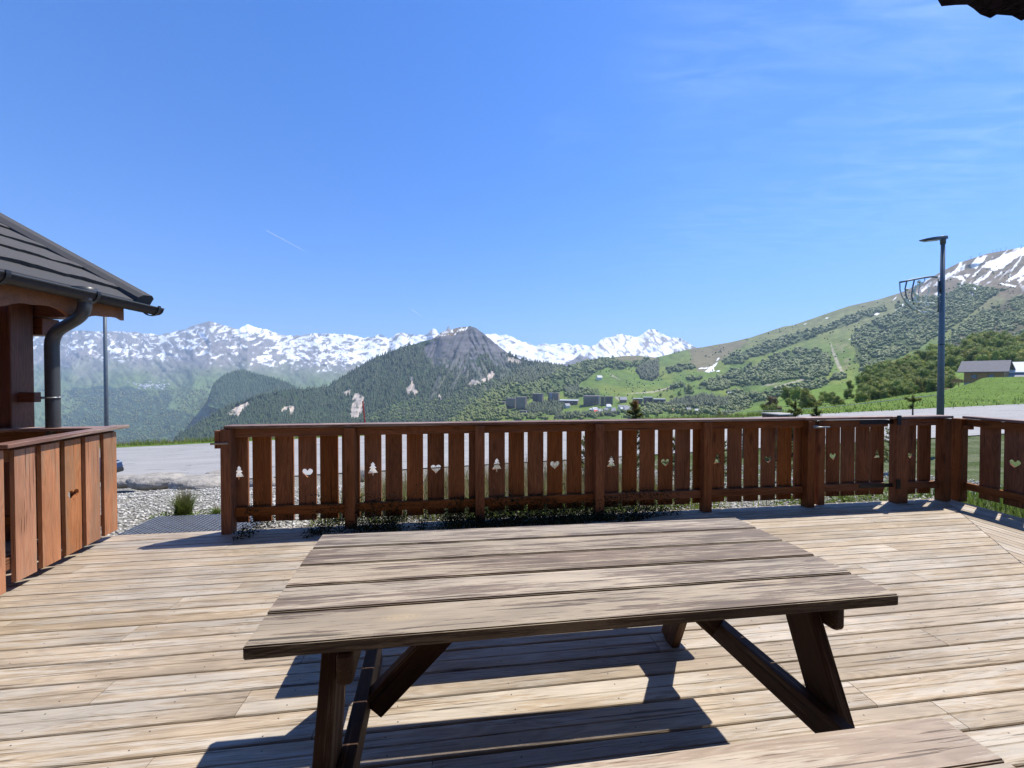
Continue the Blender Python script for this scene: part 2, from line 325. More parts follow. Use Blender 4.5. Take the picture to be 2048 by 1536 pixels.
m = MT('stone_chip'); ge = m.n('ShaderNodeNewGeometry').outputs['Random Per Island']; M_chip = m.fin(m.mix(ge, (.20, .20, .19), (.58, .57, .53)), .9, .2)
scatter_stones('gravel_stones', 30000, -6.5, 8, 0, 7, .008, .026, M_chip)
# road
rs = np.linspace(-40, 95, 120); rn = np.linspace(EDGE-.1, FAR+.1, 14); S2, N2 = np.meshgrid(rs, rn)
RX = S2*math.cos(TH)-N2*math.sin(TH); RY = S2*math.sin(TH)+N2*math.cos(TH); RZ = road_z(S2)+.02
m = MT('asphalt'); c = m.coord(rnd=False); n1 = m.noise(c, 60, 4, .8); n2 = m.noise(c, .5, 5, .6, dims=(.5, 2.2, 1)); n3 = m.noise(c, 1, 2, .5, 1.5, dims=(.10, 1.1, 1))
col = m.mix(m.mapr(n1, .3, .7), (.19, .187, .18), (.33, .325, .31)); col = m.mix(m.mapr(n2, .35, .7, 0, .5), col, (.37, .36, .34)); col = m.mix(m.math('MULTIPLY', m.mapr(m.math('ABSOLUTE', m.math('SUBTRACT', n3, .5)), .009, .003), .8), col, (.10, .10, .10))
m.bump(n1, .4, .01); M_asph = m.fin(col, .85, .3)
npmesh('road', np.stack([RX, RY, RZ], -1).reshape(-1, 3), gridfaces(len(rn), len(rs)), M_asph)['kind'] = 'structure'
# ------------------------------------------------------------------ deck
def deck():
    pr = [(0, -.028), (0, -.007), (.003, -.002), (.008, 0), (.066, 0), (.070, -.0035), (.074, 0), (.132, 0), (.137, -.002), (.140, -.007), (.140, -.028)]
    parts = []; PITCH = .1465
    # the mitre joint: from the corner post towards the house
    Q0 = Vector((fp(7.888).x, fp(7.888).y)); Q1 = Vector((G(2048, 1130).x, G(2048, 1130).y)); md = (Q1-Q0)
    sm = lambda n: ((Q0+md*((n-Q0.dot(V.xy))/md.dot(V.xy))).dot(U.xy))           # s (world-u) of the mitre at across-coordinate n
    rnd = random.Random(5); n = N0+.055
    def strip(s0a, s0b, s1a, s1b, nlo):
        vs = []; w_ = pr[-1][0]
        for e in (0, 1):
            for (q, z) in pr:
                a_, b_ = ((s0a, s0b), (s1a, s1b))[e]; s = a_+(b_-a_)*q/w_; p = U*s+V*(nlo+q); vs.append((p.x, p.y, z))
        k = len(pr); fs = [(i, i+1, k+i+1, k+i) for i in range(k-1)]+[tuple(range(k))[::-1], tuple(range(k, 2*k))]; return vs, fs
    while n > -1.6:
        nlo = n-.140; sR0, sR1 = sm(nlo)-.003, sm(n)-.003; s = -7.5+rnd.uniform(0, 1.5); prev = -8.2
        cuts = []
        while s < min(sR0, sR1)-.5: cuts.append(s); s += rnd.choice([2.2, 2.7, 3.0, 3.6])
        ends = cuts+[None]; a = prev
        for e in ends:
            if e is None: parts.append(strip(a, a, sR0, sR1, nlo))
            else: parts.append(strip(a, a, e-.0015, e-.0015, nlo)); a = e+.0015
        n -= PITCH
    m1 = join(parts)
    o = obj('deck', m1, M_deck); 
    # orientation: grain along U
    Mi = frame(Vector((0, 0, 0)), U, V); o.data.transform(Mi.inverted()); put(o, None, Mi); o['kind'] = 'structure'
    # second field of boards beyond the mitre, parallel to the side fence
    r0 = fp(7.888); r1 = G(2048, 1038); R = (r1-Vector((5.2494, 4.5336, 0))); R.z = 0; R.normalize(); RN = Vector((-R.y, R.x, 0))   # R towards the house; RN to the right
    if RN.x < 0: RN = -RN
    parts = []; k = -1
    base = Vector((5.2494, 4.5336, 0))+RN*.03
    mdn = Vector((md.x, md.y, 0)).normalized(); q0 = Vector((Q0.x, Q0.y, 0))
    for i in range(26):
        vs = []
        for e in (0, 1):
            for (q, z) in pr:
                off = -(i*PITCH+q)
                # start on the mitre: point base+RN*off + R*t on line q0 + mdn*r
                d0 = base+RN*off-q0; den = R.x*mdn.y-R.y*mdn.x; t = (mdn.x*d0.y-mdn.y*d0.x)/den
                p = base+RN*off+R*((t+.004) if e == 0 else 6.5)
                vs.append((p.x, p.y, z))
        kk = len(pr); parts.append((vs, [(j, j+1, kk+j+1, kk+j) for j in range(kk-1)]+[tuple(range(kk))[::-1], tuple(range(kk, 2*kk))]))
    o = obj('deck', join(parts), M_deck); Mi = frame(Vector((0, 0, 0)), R, -RN); o.data.transform(Mi.inverted()); put(o, None, Mi); o['kind'] = 'structure'
    return R, RN, base
RDIR, RNRM, RBASE = deck()
SV, SF = [], []; sr = random.Random(8); nq = N0+.055
while nq > -.2:
    for sj in np.arange(-6.3, 4.6, .5):
        for dq in (-.03, -.11):
            sx0 = sj+.02*sr.uniform(-1, 1); k0 = len(SV); cx_ = U*sx0+V*(nq+dq)
            if nq < N0+.1 and sx0 < 4.3: SV += [cx_+U*(.0032*math.cos(i*1.047))+V*(.0032*math.sin(i*1.047))+Z*.0006 for i in range(6)]; SF.append(tuple(range(k0, k0+6)))
    nq -= .1465
obj('deck_screws', (SV, SF), M_black)['kind'] = 'structure'
# edge board of the deck
tag(beam('deck_edge', fp(-4.2, .075, -.02-.09), fp(7.95, .075, -.11), .2, .03, M_deck, None, Z), kind='structure')
# ------------------------------------------------------------------ fences
def heart(cx, cz, wd):
    pts = []
    for i in range(28):
        t = 2*math.pi*i/28; x = 16*math.sin(t)**3; y = 13*math.cos(t)-5*math.cos(2*t)-2*math.cos(3*t)-math.cos(4*t); pts.append((cz+y*wd/33, cx+x*wd/32))
    return pts
def fir(cx, cz, k=1.0):
    r = [(.072, 0), (.039, .027), (.039, .014), (.006, .039), (.006, .020), (-.041, .052), (-.041, .006), (-.072, .0055)]
    return [(cz+a*k, cx+b*k) for a, b in r]+[(cz+a*k, cx-b*k) for a, b in r[::-1] if b > 0]
def picket(base, h, wd, th, side, mat, parent, cut=None):
    """upright board: local X up, Y along the fence"""
    M = frame(base, Z, side); outer = [(0, -wd/2), (h, -wd/2), (h, wd/2), (0, wd/2)]; loops = [[(p[0], p[1], 0) for p in outer]]
    if cut: hole = cut(0, .545-base.z if False else .465, .104) if cut is heart else cut(0, .475); loops.append([(p[0], p[1], 0) for p in hole][::-1])
    tris = tessellate_polygon([[Vector(p) for p in L] for L in loops]); flat = [p for L in loops for p in L]; n = len(flat)
    bm = bmesh.new(); f = [bm.verts.new((p[0], p[1], th/2)) for p in flat]; b = [bm.verts.new((p[0], p[1], -th/2)) for p in flat]
    for t in tris:
        try: bm.faces.new([f[i] for i in t]); bm.faces.new([b[i] for i in t][::-1])
        except ValueError: pass
    k = 0
    for L in loops:
        m_ = len(L)
        for i in range(m_): bm.faces.new([f[k+i], f[k+(i+1) % m_], b[k+(i+1) % m_], b[k+i]])
        k += m_
    return obj('picket', bm, mat, parent, M)
fence = empty('balustrade', fp(4, 0, 0), 'long reddish brown balustrade of upright boards with cut-out firs and hearts across the terrace', 'balustrade')
JR = random.Random(11)
for s in (0, 1.10, 2.352, 3.60, 4.812, 6.055): beam('post', fp(s, -.005, 0), fp(s, -.005, .978), .094 if s else .09, .09, M_fence, fence, U)
i = 0
while True:
    s = .06+.2055*i
    if s > 6.05: break
    j = i % 6; picket(fp(s+JR.uniform(-.003, .003), .058, .075+JR.uniform(-.006, .004)), .90, .163+JR.uniform(-.004, .004), .024, U, M_fence, fence, fir if j == 0 else heart if j == 3 else None); i += 1
bays = [.047, 1.053, 1.147, 2.305, 2.399, 3.553, 3.647, 4.765, 4.859, 6.008]
for a, b in zip(bays[::2], bays[1::2]):
    beam('rail', fp(a, .022, .187), fp(b, .022, .187+JR.uniform(-.004, .004)), .082, .040, M_fence, fence, Z); beam('rail', fp(a, .022, .935), fp(b, .022, .935), .078, .040, M_fence, fence, Z)
beam('cap_rail', fp(-.02, .02, .996), fp(5.985, .02, .996), .125, .028, M_cap, fence, V)
# left end post carries a latch block
beam('latch_block', fp(-.075, -.01, .80), fp(-.075, -.01, .965), .05, .06, M_fence, fence, U); beam('latch_bar', fp(-.13, -.045, .845), fp(.03, -.06, .85), .018, .01, M_zinc, fence, Z, .002)
# closed gate on the right
gate = empty('closed_gate', fp(7.2, 0, 0), 'closed gate in the long balustrade with black strap hinges', 'gate')
beam('stile', fp(6.205, -.005, .015), fp(6.205, -.005, .965), .082, .05, M_fence, gate, U)
for k, s in enumerate((6.30, 6.436, 6.63, 6.826, 7.02)):
    picket(fp(s, .058, .085), .88, .163 if k else .05, .024, U, M_fence, gate, {1: heart, 4: fir}.get(k))
beam('rail', fp(6.247, .022, .195), fp(7.06, .022, .195), .082, .040, M_fence, gate, Z); beam('rail', fp(6.247, .022, .93), fp(7.10, .022, .93), .08, .040, M_fence, gate, Z)
beam('cap_rail', fp(5.99, .02, .9965), fp(7.10, .02, .9965), .125, .029, M_cap, gate, V)
for z in (.205, .945):
    hg = beam('strap_hinge', fp(6.72, -.004, z), fp(7.17, -.004, z), .045, .006, M_black, gate, Z, .002); beam('hinge_plate', fp(7.168, -.058, z-.03), fp(7.168, -.058, z+.08), .05, .012, M_black, hg, U, .002)
tube('bolt', [fp(6.08, -.065, .905), fp(6.26, -.065, .905)], .009, M_zinc, gate, 8); beam('bolt_plate', fp(6.10, -.054, .893), fp(6.10, -.054, .925), .07, .006, M_zinc, gate, U, .001)
beam('lower_panel_board', fp(6.03, -.055, .85), fp(6.03, -.055, .975), .045, .012, M_fence, fence, U, .004)
# fixed corner piece
cor = empty('corner_balustrade', fp(7.6, 0, 0), 'short balustrade piece with a heart cut-out between closed gate and corner', 'balustrade')
for s, wd in ((7.235, .15), (7.845, .10)): beam('post', fp(s, -.005, 0), fp(s, -.005, .976), wd, .09, M_fence, cor, U)
picket(fp(7.465, .058, .075), .90, .15, .024, U, M_fence, cor, heart); picket(fp(7.665, .058, .075), .90, .16, .024, U, M_fence, cor)
beam('rail', fp(7.31, .022, .187), fp(7.795, .022, .187), .082, .04, M_fence, cor, Z); beam('rail', fp(7.31, .022, .935), fp(7.795, .022, .935), .08, .04, M_fence, cor, Z)
beam('cap_rail', fp(7.105, .02, .996), fp(7.93, .02, .996), .125, .028, M_cap, cor, V)
# side fence, from the corner towards the house
side_f = empty('side_balustrade', RBASE, 'dark brown balustrade running from the corner towards the viewer on the right edge', 'balustrade')
def sp(t, n=0, z=0): return RBASE+RDIR*t+RNRM*n+Z*z
for t in (-.02, 1.42, 2.86): beam('post', sp(t, .03, 0), sp(t, .03, .976), .10, .09, M_fence, side_f, RDIR)
tt = .205; k = 0
for k in range(15):
    t = .215+.2085*k; picket(sp(t, .095, .075), .90, .167, .024, RDIR, M_fence, side_f, heart if k in (1, 7) else fir if k in (4, 10) else None)
for a, b in ((.035, 1.365), (1.475, 2.805)):
    beam('rail', sp(a, .058, .187), sp(b, .058, .187), .082, .04, M_fence, side_f, Z); beam('rail', sp(a, .058, .935), sp(b, .058, .935), .08, .04, M_fence, side_f, Z)
beam('cap_rail', sp(.03, .055, .997), sp(3.1, .055, .997), .125, .028, M_cap, side_f, RNRM)
beam('block', sp(.07, .02, .86), sp(.07, .02, .90), .07, .05, M_fence, side_f, RDIR)
# open gate on the left
g0, g1 = Vector((-3.418, 2.60, 0)), Vector((-3.672, 3.55, 0)); gd = (g1-g0).normalized(); gnm = Vector((gd.y, -gd.x, 0)); GL = (g1-g0).length
og = empty('open_gate', g1, 'sunlit open gate of weathered orange boards with one heart, beside the hut', 'gate')
for k in range(5):
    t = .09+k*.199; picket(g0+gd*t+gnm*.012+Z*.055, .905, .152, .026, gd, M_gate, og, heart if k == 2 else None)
for z in (.19, .925): beam('rail', g0-gd*.05+gnm*-.022+Z*z, g1+gnm*-.022+Z*z, .085, .04, M_fence, og, Z)
beam('cap_rail', g0-gd*.075+Z*.998, g1+gd*.09+Z*.998, .125, .028, M_cap, og, gnm)
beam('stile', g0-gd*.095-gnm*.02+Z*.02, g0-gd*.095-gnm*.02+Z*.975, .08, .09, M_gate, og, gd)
# return fence behind it, up to the hut
rf = empty('return_balustrade', fp(-1.2, 0, 0), 'short balustrade piece behind the open gate, running to the hut pillar', 'balustrade')
beam('post', fp(-1.17, 0, 0), fp(-1.17, 0, .976), .09, .09, M_fence, rf, U); beam('post', fp(-2.2, 0, 0), fp(-2.2, 0, .976), .09, .09, M_fence, rf, U)
for k in range(5): picket(fp(-2.08+k*.2, .058, .075), .90, .163, .024, U, M_fence, rf, heart if k == 2 else None)
for z in (.187, .935): beam('rail', fp(-2.15, .022, z), fp(-1.22, .022, z), .08, .04, M_fence, rf, Z)
beam('kick_board', fp(-3.4, .09, .015), fp(-1.2, .09, .015), .16, .02, M_fence, rf, Z)
beam('cap_rail', fp(-2.28, .02, .996), fp(-1.08, .02, .996), .14, .028, M_cap, rf, V)
# ------------------------------------------------------------------ picnic table
TZ = .74
FL, FR, BL, BR = G(482, 1295, TZ), G(1800, 1189, TZ), G(643, 1069, TZ), G(1470, 1035, TZ)
tb = empty('picnic_table', G(1130, 1330, 0), 'large weathered wooden picnic table of five thick planks with attached benches', 'table')
cuts = [0, .202, .404, .606, .806, 1.0]
for k in range(5):
    a0, a1 = cuts[k]+(.0075 if k else 0), cuts[k+1]-(.0075 if k < 4 else 0)
    j0, j1 = JR.uniform(-.004, .004), JR.uniform(-.004, .004)
    quadplank('tabletop_plank', FL.lerp(BL, a0)-U*j0+Z*JR.uniform(-.001, .001), FR.lerp(BR, a0)+U*j1, FR.lerp(BR, a1)+U*j1, FL.lerp(BL, a1)-U*j0, .037, M_table, tb, .0035)
UT = (FR-FL).normalized(); WT = ((BL-FL).normalized()+(BR-FR).normalized()).normalized()
def bench(pa, pb, sgn):
    for k in range(2):
        o0, o1 = k*.139*sgn+.0, (k*.139+.135)*sgn; q = [pa+WT*o0, pb+WT*o0, pb+WT*o1, pa+WT*o1]
        if sgn < 0: q = [q[3], q[2], q[1], q[0]]
        quadplank('bench_plank', *q, .045, M_bench, tb, .004)
bz = .437
nb = Vector((1.285, 1.141, bz)); bench(nb-UT*2.03, nb, -1)
fb0, fb1 = Vector((-.88, 1.86, bz)), Vector((1.13, 2.10, bz)); bench(fb0, fb1, 1)
def trestle(anchor, inner, sg, bt=.30, bz_=.32):
    """anchor: point on the lower beam's outer-top edge line; sg side of the leg"""
    d0 = anchor; q = lambda t, u, z: d0+WT*t+UT*u+Z*z
    # t=0 at the front table edge plane
    beam('lower_beam', q(-.40, 0, .345), q(1.17, 0, .345), .09, .045, M_leg, tb, Z)
    ub = .0475 if sg > 0 else -.0475
    tb_u = ub+.047 
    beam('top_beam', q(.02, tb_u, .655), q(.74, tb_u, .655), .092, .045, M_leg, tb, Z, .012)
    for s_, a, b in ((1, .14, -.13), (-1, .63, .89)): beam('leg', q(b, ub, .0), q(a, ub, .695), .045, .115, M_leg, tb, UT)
    x0 = .03 if inner > 0 else -.03
    beam('brace', q(bt, x0, bz_), q(bt+.03, x0+(.72-bz_)*inner, .695), .045, .088, M_leg, tb, WT)
# right trestle: leg outside the lower beam; left: leg left of the beam
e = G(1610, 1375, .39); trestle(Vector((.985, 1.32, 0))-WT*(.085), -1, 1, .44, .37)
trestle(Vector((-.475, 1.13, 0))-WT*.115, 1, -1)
# ------------------------------------------------------------------ hut on the left
E0 = Vector((-3.97, 4.2, 2.27)); SL = Vector((-U.x, -U.y, .585)).normalized(); EV = -V
hut = empty('timber_hut', Vector((-5.2, 3.0, 0)), 'dark stained timber hut at the left edge with shingle roof and grey gutter', 'hut')
RNm = EV.cross(SL); RNm = RNm if RNm.z > 0 else -RNm
o0 = at(hut)
# roof deck slab
def rp(a, b, c=0): return E0+EV*a+SL*b+RNm*c
bm = bmesh.new(); vs = [bm.verts.new(rp(a, b, c)-o0) for c in (-.10, -.03) for a, b in ((.03, .0), (7, .0), (7, 3.2), (.03, 3.2))]
for f in ((0, 3, 2, 1), (4, 5, 6, 7), (0, 1, 5, 4), (1, 2, 6, 5), (2, 3, 7, 6), (3, 0, 4, 7)): bm.faces.new([vs[i] for i in f])
obj('roof_boarding', bm, M_orange, hut)
# flashing strip at the eave
bm = bmesh.new(); prof = [(-.03, -.045), (0, .0), (.23, .012), (.23, -.03)]
for e_, a in ((0, .16), (1, 7)):
    for b, c in prof: bm.verts.new(rp(a, b, c)-o0)
bm.verts.ensure_lookup_table()
for i in range(3): bm.faces.new([bm.verts[j] for j in (i, i+1, 4+i+1, 4+i)])
obj('eave_flashing', bm, M_flash, hut)
# shingle courses: wavy lower edges, each course lapped over the one below
parts = []; HR = random.Random(4)
for k in range(8):
    b0 = .20+k*.37; nx = 120; vs = []
    ph = HR.uniform(0, 6)
    for i in range(nx+1):
        a = .13+6.8*i/nx; wob = .006*math.sin(a*23+ph)+.005*math.sin(a*47+ph*2)+HR.uniform(-.003, .003); up = .010*abs(math.sin(a*6.6+ph))
        vs += [rp(a, b0+wob, .006)-o0, rp(a, b0+wob-.004, .036+up)-o0, rp(a, b0+.05, .040+up)-o0, rp(a, b0+.40, .018)-o0]
    parts.append((vs, [(i*4+j, i*4+j+1, i*4+j+5, i*4+j+4) for i in range(nx) for j in range(3)]))
o = obj('shingle_courses', join(parts), M_shingle, hut); 
# verge capping along the rake
bm = bmesh.new(); prof = [(.17, .0), (.165, .045), (.12, .085), (.02, .098), (-.02, .07), (-.025, -.09)]
for b in (-.02, 3.2):
    for a, c in prof: bm.verts.new(rp(a, b, c)-o0)
bm.verts.ensure_lookup_table(); n_ = len(prof)
for i in range(n_-1): bm.faces.new([bm.verts[j] for j in (i, i+1, n_+i+1, n_+i)])
bm.faces.new([bm.verts[j] for j in range(n_)])
obj('verge_cap', bm, M_flash, hut)
# gutter: half-round channel
def half(cen, a0, a1, r, n=14):
    vs, fs = [], []
    for a in (a0, a1):
        for rr in (r, r-.006):
            for i in range(n+1):
                t = math.pi*i/n; vs.append(cen+EV*a+U*(math.cos(t)*rr)-Z*(math.sin(t)*rr)-o0)
    q = n+1
    for i in range(n): fs += [(i, i+1, 2*q+i+1, 2*q+i), (q+i, q+i+1, 3*q+i+1, 3*q+i), (i, i+1, q+i+1, q+i)]
    fs += [(0, q, 3*q, 2*q), (n, q+n, 3*q+n, 2*q+n), tuple(range(q))]
    return vs, fs
gc = E0+U*.055-Z*.055
gut = obj('gutter', join([half(gc, -.06, 7, .068)]), M_gutter, hut, None, True)
tube('gutter_bead', [gc+U*.068+EV*-.06+Z*.004, gc+U*.068+EV*7+Z*.004], .008, M_gutter, gut, 8)
for a in (.02, .72, 1.42, 2.12, 2.82):
    pts = [gc+EV*a+U*(math.cos(t)*.078)-Z*(math.sin(t)*.078) for t in [math.pi*i/12 for i in range(-1, 12)]]; pts.append(pts[-1]-U*.06+Z*.0)
    vs, fs = [], []
    for p in pts:
        d = (p-(gc+EV*a)).normalized()
        for sx_, dx in ((-.016, 0), (.016, 0), (.016, .010), (-.016, .010)): vs.append(p+EV*sx_+d*dx-o0)
    for i in range(len(pts)-1):
        for j in range(4): fs.append((4*i+j, 4*i+(j+1) % 4, 4*i+4+(j+1) % 4, 4*i+4+j))
    fs += [(0, 1, 2, 3), tuple(range(len(vs)-4, len(vs)))]; obj('gutter_bracket', (vs, fs), M_black, gut, Matrix.Translation(o0))
# downpipe with swan neck
ao = .756; top = gc+EV*ao-Z*.06
pb = P(105, 760, 3.45); pb = Vector((pb.x, pb.y, 0)); sh = pb-Vector((top.x, top.y, 0))
def bez(p0, p1, p2, p3, n=10): return [p0*(1-t)**3+p1*3*t*(1-t)**2+p2*3*t*t*(1-t)+p3*t**3 for t in [i/n for i in range(n+1)]]
t0 = Vector((top.x, top.y, 2.13)); t1 = Vector((pb.x, pb.y, 1.74)); mid = (t0+t1)*.5+sh*.0
pp = [t0+Z*.06, t0]+bez(t0, t0-Z*.13, mid+Z*.03-sh*.15, mid, 8)[1:]+bez(mid, mid-Z*.03+sh*.15, t1+Z*.14, t1, 8)[1:]+[Vector((pb.x, pb.y, 1.2)), Vector((pb.x, pb.y, .96))]
pp += [Vector((pb.x-.02, pb.y, .90)), Vector((pb.x-.06, pb.y, .84)), Vector((pb.x-.12, pb.y, .80))]
dp = tube('downpipe', pp, .047, M_gutter, hut, 20); tube('pipe_collar', [t0+Z*.0, t0+Z*.055], .052, M_gutter, dp, 20)
tube('outlet_funnel', [t0+Z*.05, t0+Z*.13], [.049, .085], M_gutter, dp, 20)
cz_ = 1.45-(795-757)/770*3.45; cl = [Vector((pb.x+.051*math.cos(a), pb.y+.051*math.sin(a), cz_)) for a in [i*math.pi/8 for i in range(17)]]
tube('pipe_clip', cl, .006, M_zinc, dp, 6); tube('clip_screw', [Vector((pb.x-.03, pb.y-.06, cz_)), Vector((pb.x-.03, pb.y-.045, cz_))], .012, M_zinc, dp, 8)
# fascia with scalloped lower edge
bm = bmesh.new(); L = []
nxx = 90; fa = E0-U*.055
for i in range(nxx+1):
    a = .22+5.2*i/nxx; ph = (a-.22)/.62; zb = -.235+.035*math.sin(ph*2*math.pi)+.014*math.sin(ph*4*math.pi+1)
    L.append((a, zb))
for th_ in (0, .032):
    for a, zb in L: bm.verts.new(fa+EV*a-U*th_+Z*zb-o0); bm.verts.new(fa+EV*a-U*th_-Z*.03-o0)
bm.verts.ensure_lookup_table(); n2_ = 2*len(L)
for i in range(len(L)-1):
    for o_ in (0, n2_): bm.faces.new([bm.verts[j] for j in (o_+2*i, o_+2*i+2, o_+2*i+3, o_+2*i+1)])
    bm.faces.new([bm.verts[j] for j in (2*i, 2*i+2, n2_+2*i+2, n2_+2*i)])
bm.faces.new([bm.verts[j] for j in (0, 1, n2_+1, n2_)])
o = obj('fascia_board', bm, M_orange, hut)
# pillar, wall, corbels
def hutbox(name, s0, s1, n0, n1, z0, z1, mat, bev=.006):
    """s along U, n along V (world across coords)"""
    p = U*s0+V*((n0+n1)/2)+Z*((z0+z1)/2); q = U*s1+V*((n0+n1)/2)+Z*((z0+z1)/2); return beam(name, p, q, n1-n0, z1-z0, mat, hut, V, bev)
px0, px1 = P(21, 700, 3.6), P(75, 700, 3.6); sa, sb, nn_ = px0.dot(U), px1.dot(U), px1.dot(V)
pf = Vector((-4.44, 3.41, 0)); pbk = Vector((-4.465, 3.60, 0)); pc = (pf+pbk)/2-U*.115
beam('corner_pillar', pc, pc+Z*2.22, .23, .19, M_hut, hut, U, .008)
for k in range(13): hutbox('wall_board', sa-.07, sa-.03, -1.2, nn_-.002+.1, .02+k*.165, .02+k*.165+.162, M_hut, .005)
hutbox('corbel', sa-1.2, P(148, 620, 3.75).dot(U), nn_+.03, nn_+.20, 2.03, 2.195, M_hut); hutbox('corbel', sa-1.2, P(110, 660, 3.75).dot(U), nn_+.035, nn_+.195, 1.86, 2.022, M_hut)
hutbox('pipe_arm', pf.dot(U)+.003, pf.dot(U)+.13, pf.dot(V)+.05, pf.dot(V)+.11, cz_-.045, cz_+.045, M_hut, .004)
hutbox('gable_wall', sa-3, sa-.075, nn_+.06, nn_+.12, 0, 2.5, M_hut)
# ------------------------------------------------------------------ eave of the chalet over the viewer, top right
ev = empty('home_chalet', Vector((2.6, -1.2, 0)), 'chalet behind the viewer, only its rough dark roof edge showing in the top right corner', 'chalet')
PA, PB = P(1885, 0, 1.62), P(2048, 33, 1.62); zE = 3.02
def hz(x, y): a, c = ray(x, y); d = (zE-H)/c; return Vector((a*d, d, zE))
qa, qb = hz(1950, -2), hz(2048, 16); ed = (qb-qa).normalized(); en = Vector((ed.y, -ed.x, 0))
vs, fs = [], []; NX, NYY = 150, 14; ER = np.random.default_rng(2)
for j in range(NYY):
    for i in range(NX+1):
        a = -3.2+7.5*i/NX; b = j/(NYY-1); jag = .045*(vn(a*9, 3.1, 4)-.3)+.02*vn(a*31, 1.1, 8)+.012*vn(a*70, 1, 3)
        p = qa+ed*a+en*(-jag*(1-b)+b*.9)+Z*(.05*(vn(a*14, b*18, 6)-.5)+.25*b*0); vs.append(p-at(ev))
n_ = len(vs)
for j in range(NYY):
    for i in range(NX+1): p = vs[j*(NX+1)+i]; vs.append(p+Z*(.13+.42*j/(NYY-1))+en*.04)
g1_ = gridfaces(NYY, NX+1); fs = [tuple(int(q) for q in f) for f in g1_]+[tuple(int(q)+n_ for q in f) for f in g1_]+[(i, i+1, n_+i+1, n_+i) for i in range(NX)]
obj('roof_covering', (vs, fs), M_eave, ev)
beam('wall', fp(-5.5, -5.35, 1.45), fp(11, -5.35, 1.45), 3.3, .2, M_hut, ev, Z); beam('soffit', fp(-5.5, -4.4, 3.04), fp(11, -4.4, 3.04), 1.9, .05, M_hut, ev, V)
#==FAR==
# ------------------------------------------------------------------ far terrain as relief sheets with real distances
RAYV = np.vectorize(lambda x, y: ray(x, y))
def rays(x, y):
    a = (x-1024)/F0; b = (768-y)/F0; Y = math.cos(PIT)+b*math.sin(PIT); return a/Y, (-math.sin(PIT)+b*math.cos(PIT))/Y
class Sheet:
    """hillside between a foot line (yb, distance db) and a crest line (yc, distance dc), x in photo columns"""
    def __init__(s, crest, base, dc, db, p=1.0, disp=None): s.c, s.b_, s.dc, s.db, s.p, s.disp = crest, base, dc, db, p, disp
    def it(s, t, x): return np.interp(x, [q[0] for q in t], [q[1] for q in t])
    def dist(s, x, y):
        yc, yb = s.it(s.c, x), s.it(s.b_, x); t = np.clip((yb-y)/np.maximum(yb-yc, 1e-3), 0, 1); dc, db = s.it(s.dc, x), s.it(s.db, x)
        d = db*(dc/db)**(t**s.p)
        if s.disp is not None: d = d*(1+s.disp(x, y, t))
        return d
    def pos(s, x, y):
        x = np.asarray(x, float); y = np.asarray(y, float); a, c = rays(x, y); d = s.dist(x, y); return np.stack([a*d, d, H+c*d], -1)
    def build(s, name, x0, x1, dx, ny, colf, mat, crestjag=None, label=None):
        xs = np.arange(x0, x1+dx, dx); yc, yb = s.it(s.c, xs), s.it(s.b_, xs)
        if crestjag is not None: yc = yc+crestjag(xs)
        t = np.linspace(0, 1, ny)[:, None]; X = np.broadcast_to(xs, (ny, len(xs))); Y = yb+(yc-yb)*t
        v = s.pos(X, Y); 
        # back slope beyond the crest
        back = []
        for k, (fd, fz) in enumerate(((1.03, .0), (1.15, .10), (1.4, .35))):
            q = v[-1].copy(); rel = q[:, 2]-v[0, :, 2].min(); q[:, 2] = H+(q[:, 2]-H)*fd-np.maximum(rel, 2)*fz-q[:, 1]*.012*(fd-.8); q[:, 0] *= fd; q[:, 1] *= fd; back.append(q)
        v = np.concatenate([v, np.stack(back)], 0); col = colf(X, Y, np.broadcast_to(t, X.shape)); col = np.concatenate([col, np.stack([col[-1]]*3)], 0)
        o = npmesh(name, v.reshape(-1, 3), gridfaces(v.shape[0], v.shape[1]), mat, col=col.reshape(-1, 3), smooth=True); o['kind'] = 'structure'; return o
def polymask(X, Y, polys, wob=0, seed=3, sc_=8.):
    if wob: X = X+(fbm(X/sc_, Y/sc_, 3, seed)-.5)*wob*2; Y = Y+(fbm(X/sc_, Y/sc_, 3, seed+9)-.5)*wob*2
    r = np.zeros(X.shape, bool)
    for p in polys: r |= inpoly(X, Y, p)
    return r.astype(float)
SNOW = np.array((.88, .90, .93)); GRASS = np.array((.105, .165, .035)); GRASSF = np.array((.115, .165, .06)); ROCK = np.array((.19, .175, .165)); BROWN = np.array((.185, .15, .10)); FOR = np.array((.022, .045, .022)); BUSH = np.array((.055, .085, .03))
M_mfar = vcolmat('mountain_far', .004, 40, .003, .25); M_mmid = vcolmat('mountain_mid', .02, 8, .02, .3); M_mnear = vcolmat('meadow_hill', .3, .5, .12, .22)
def mixc(a, b, t): return a*(1-t[..., None])+b*t[..., None]
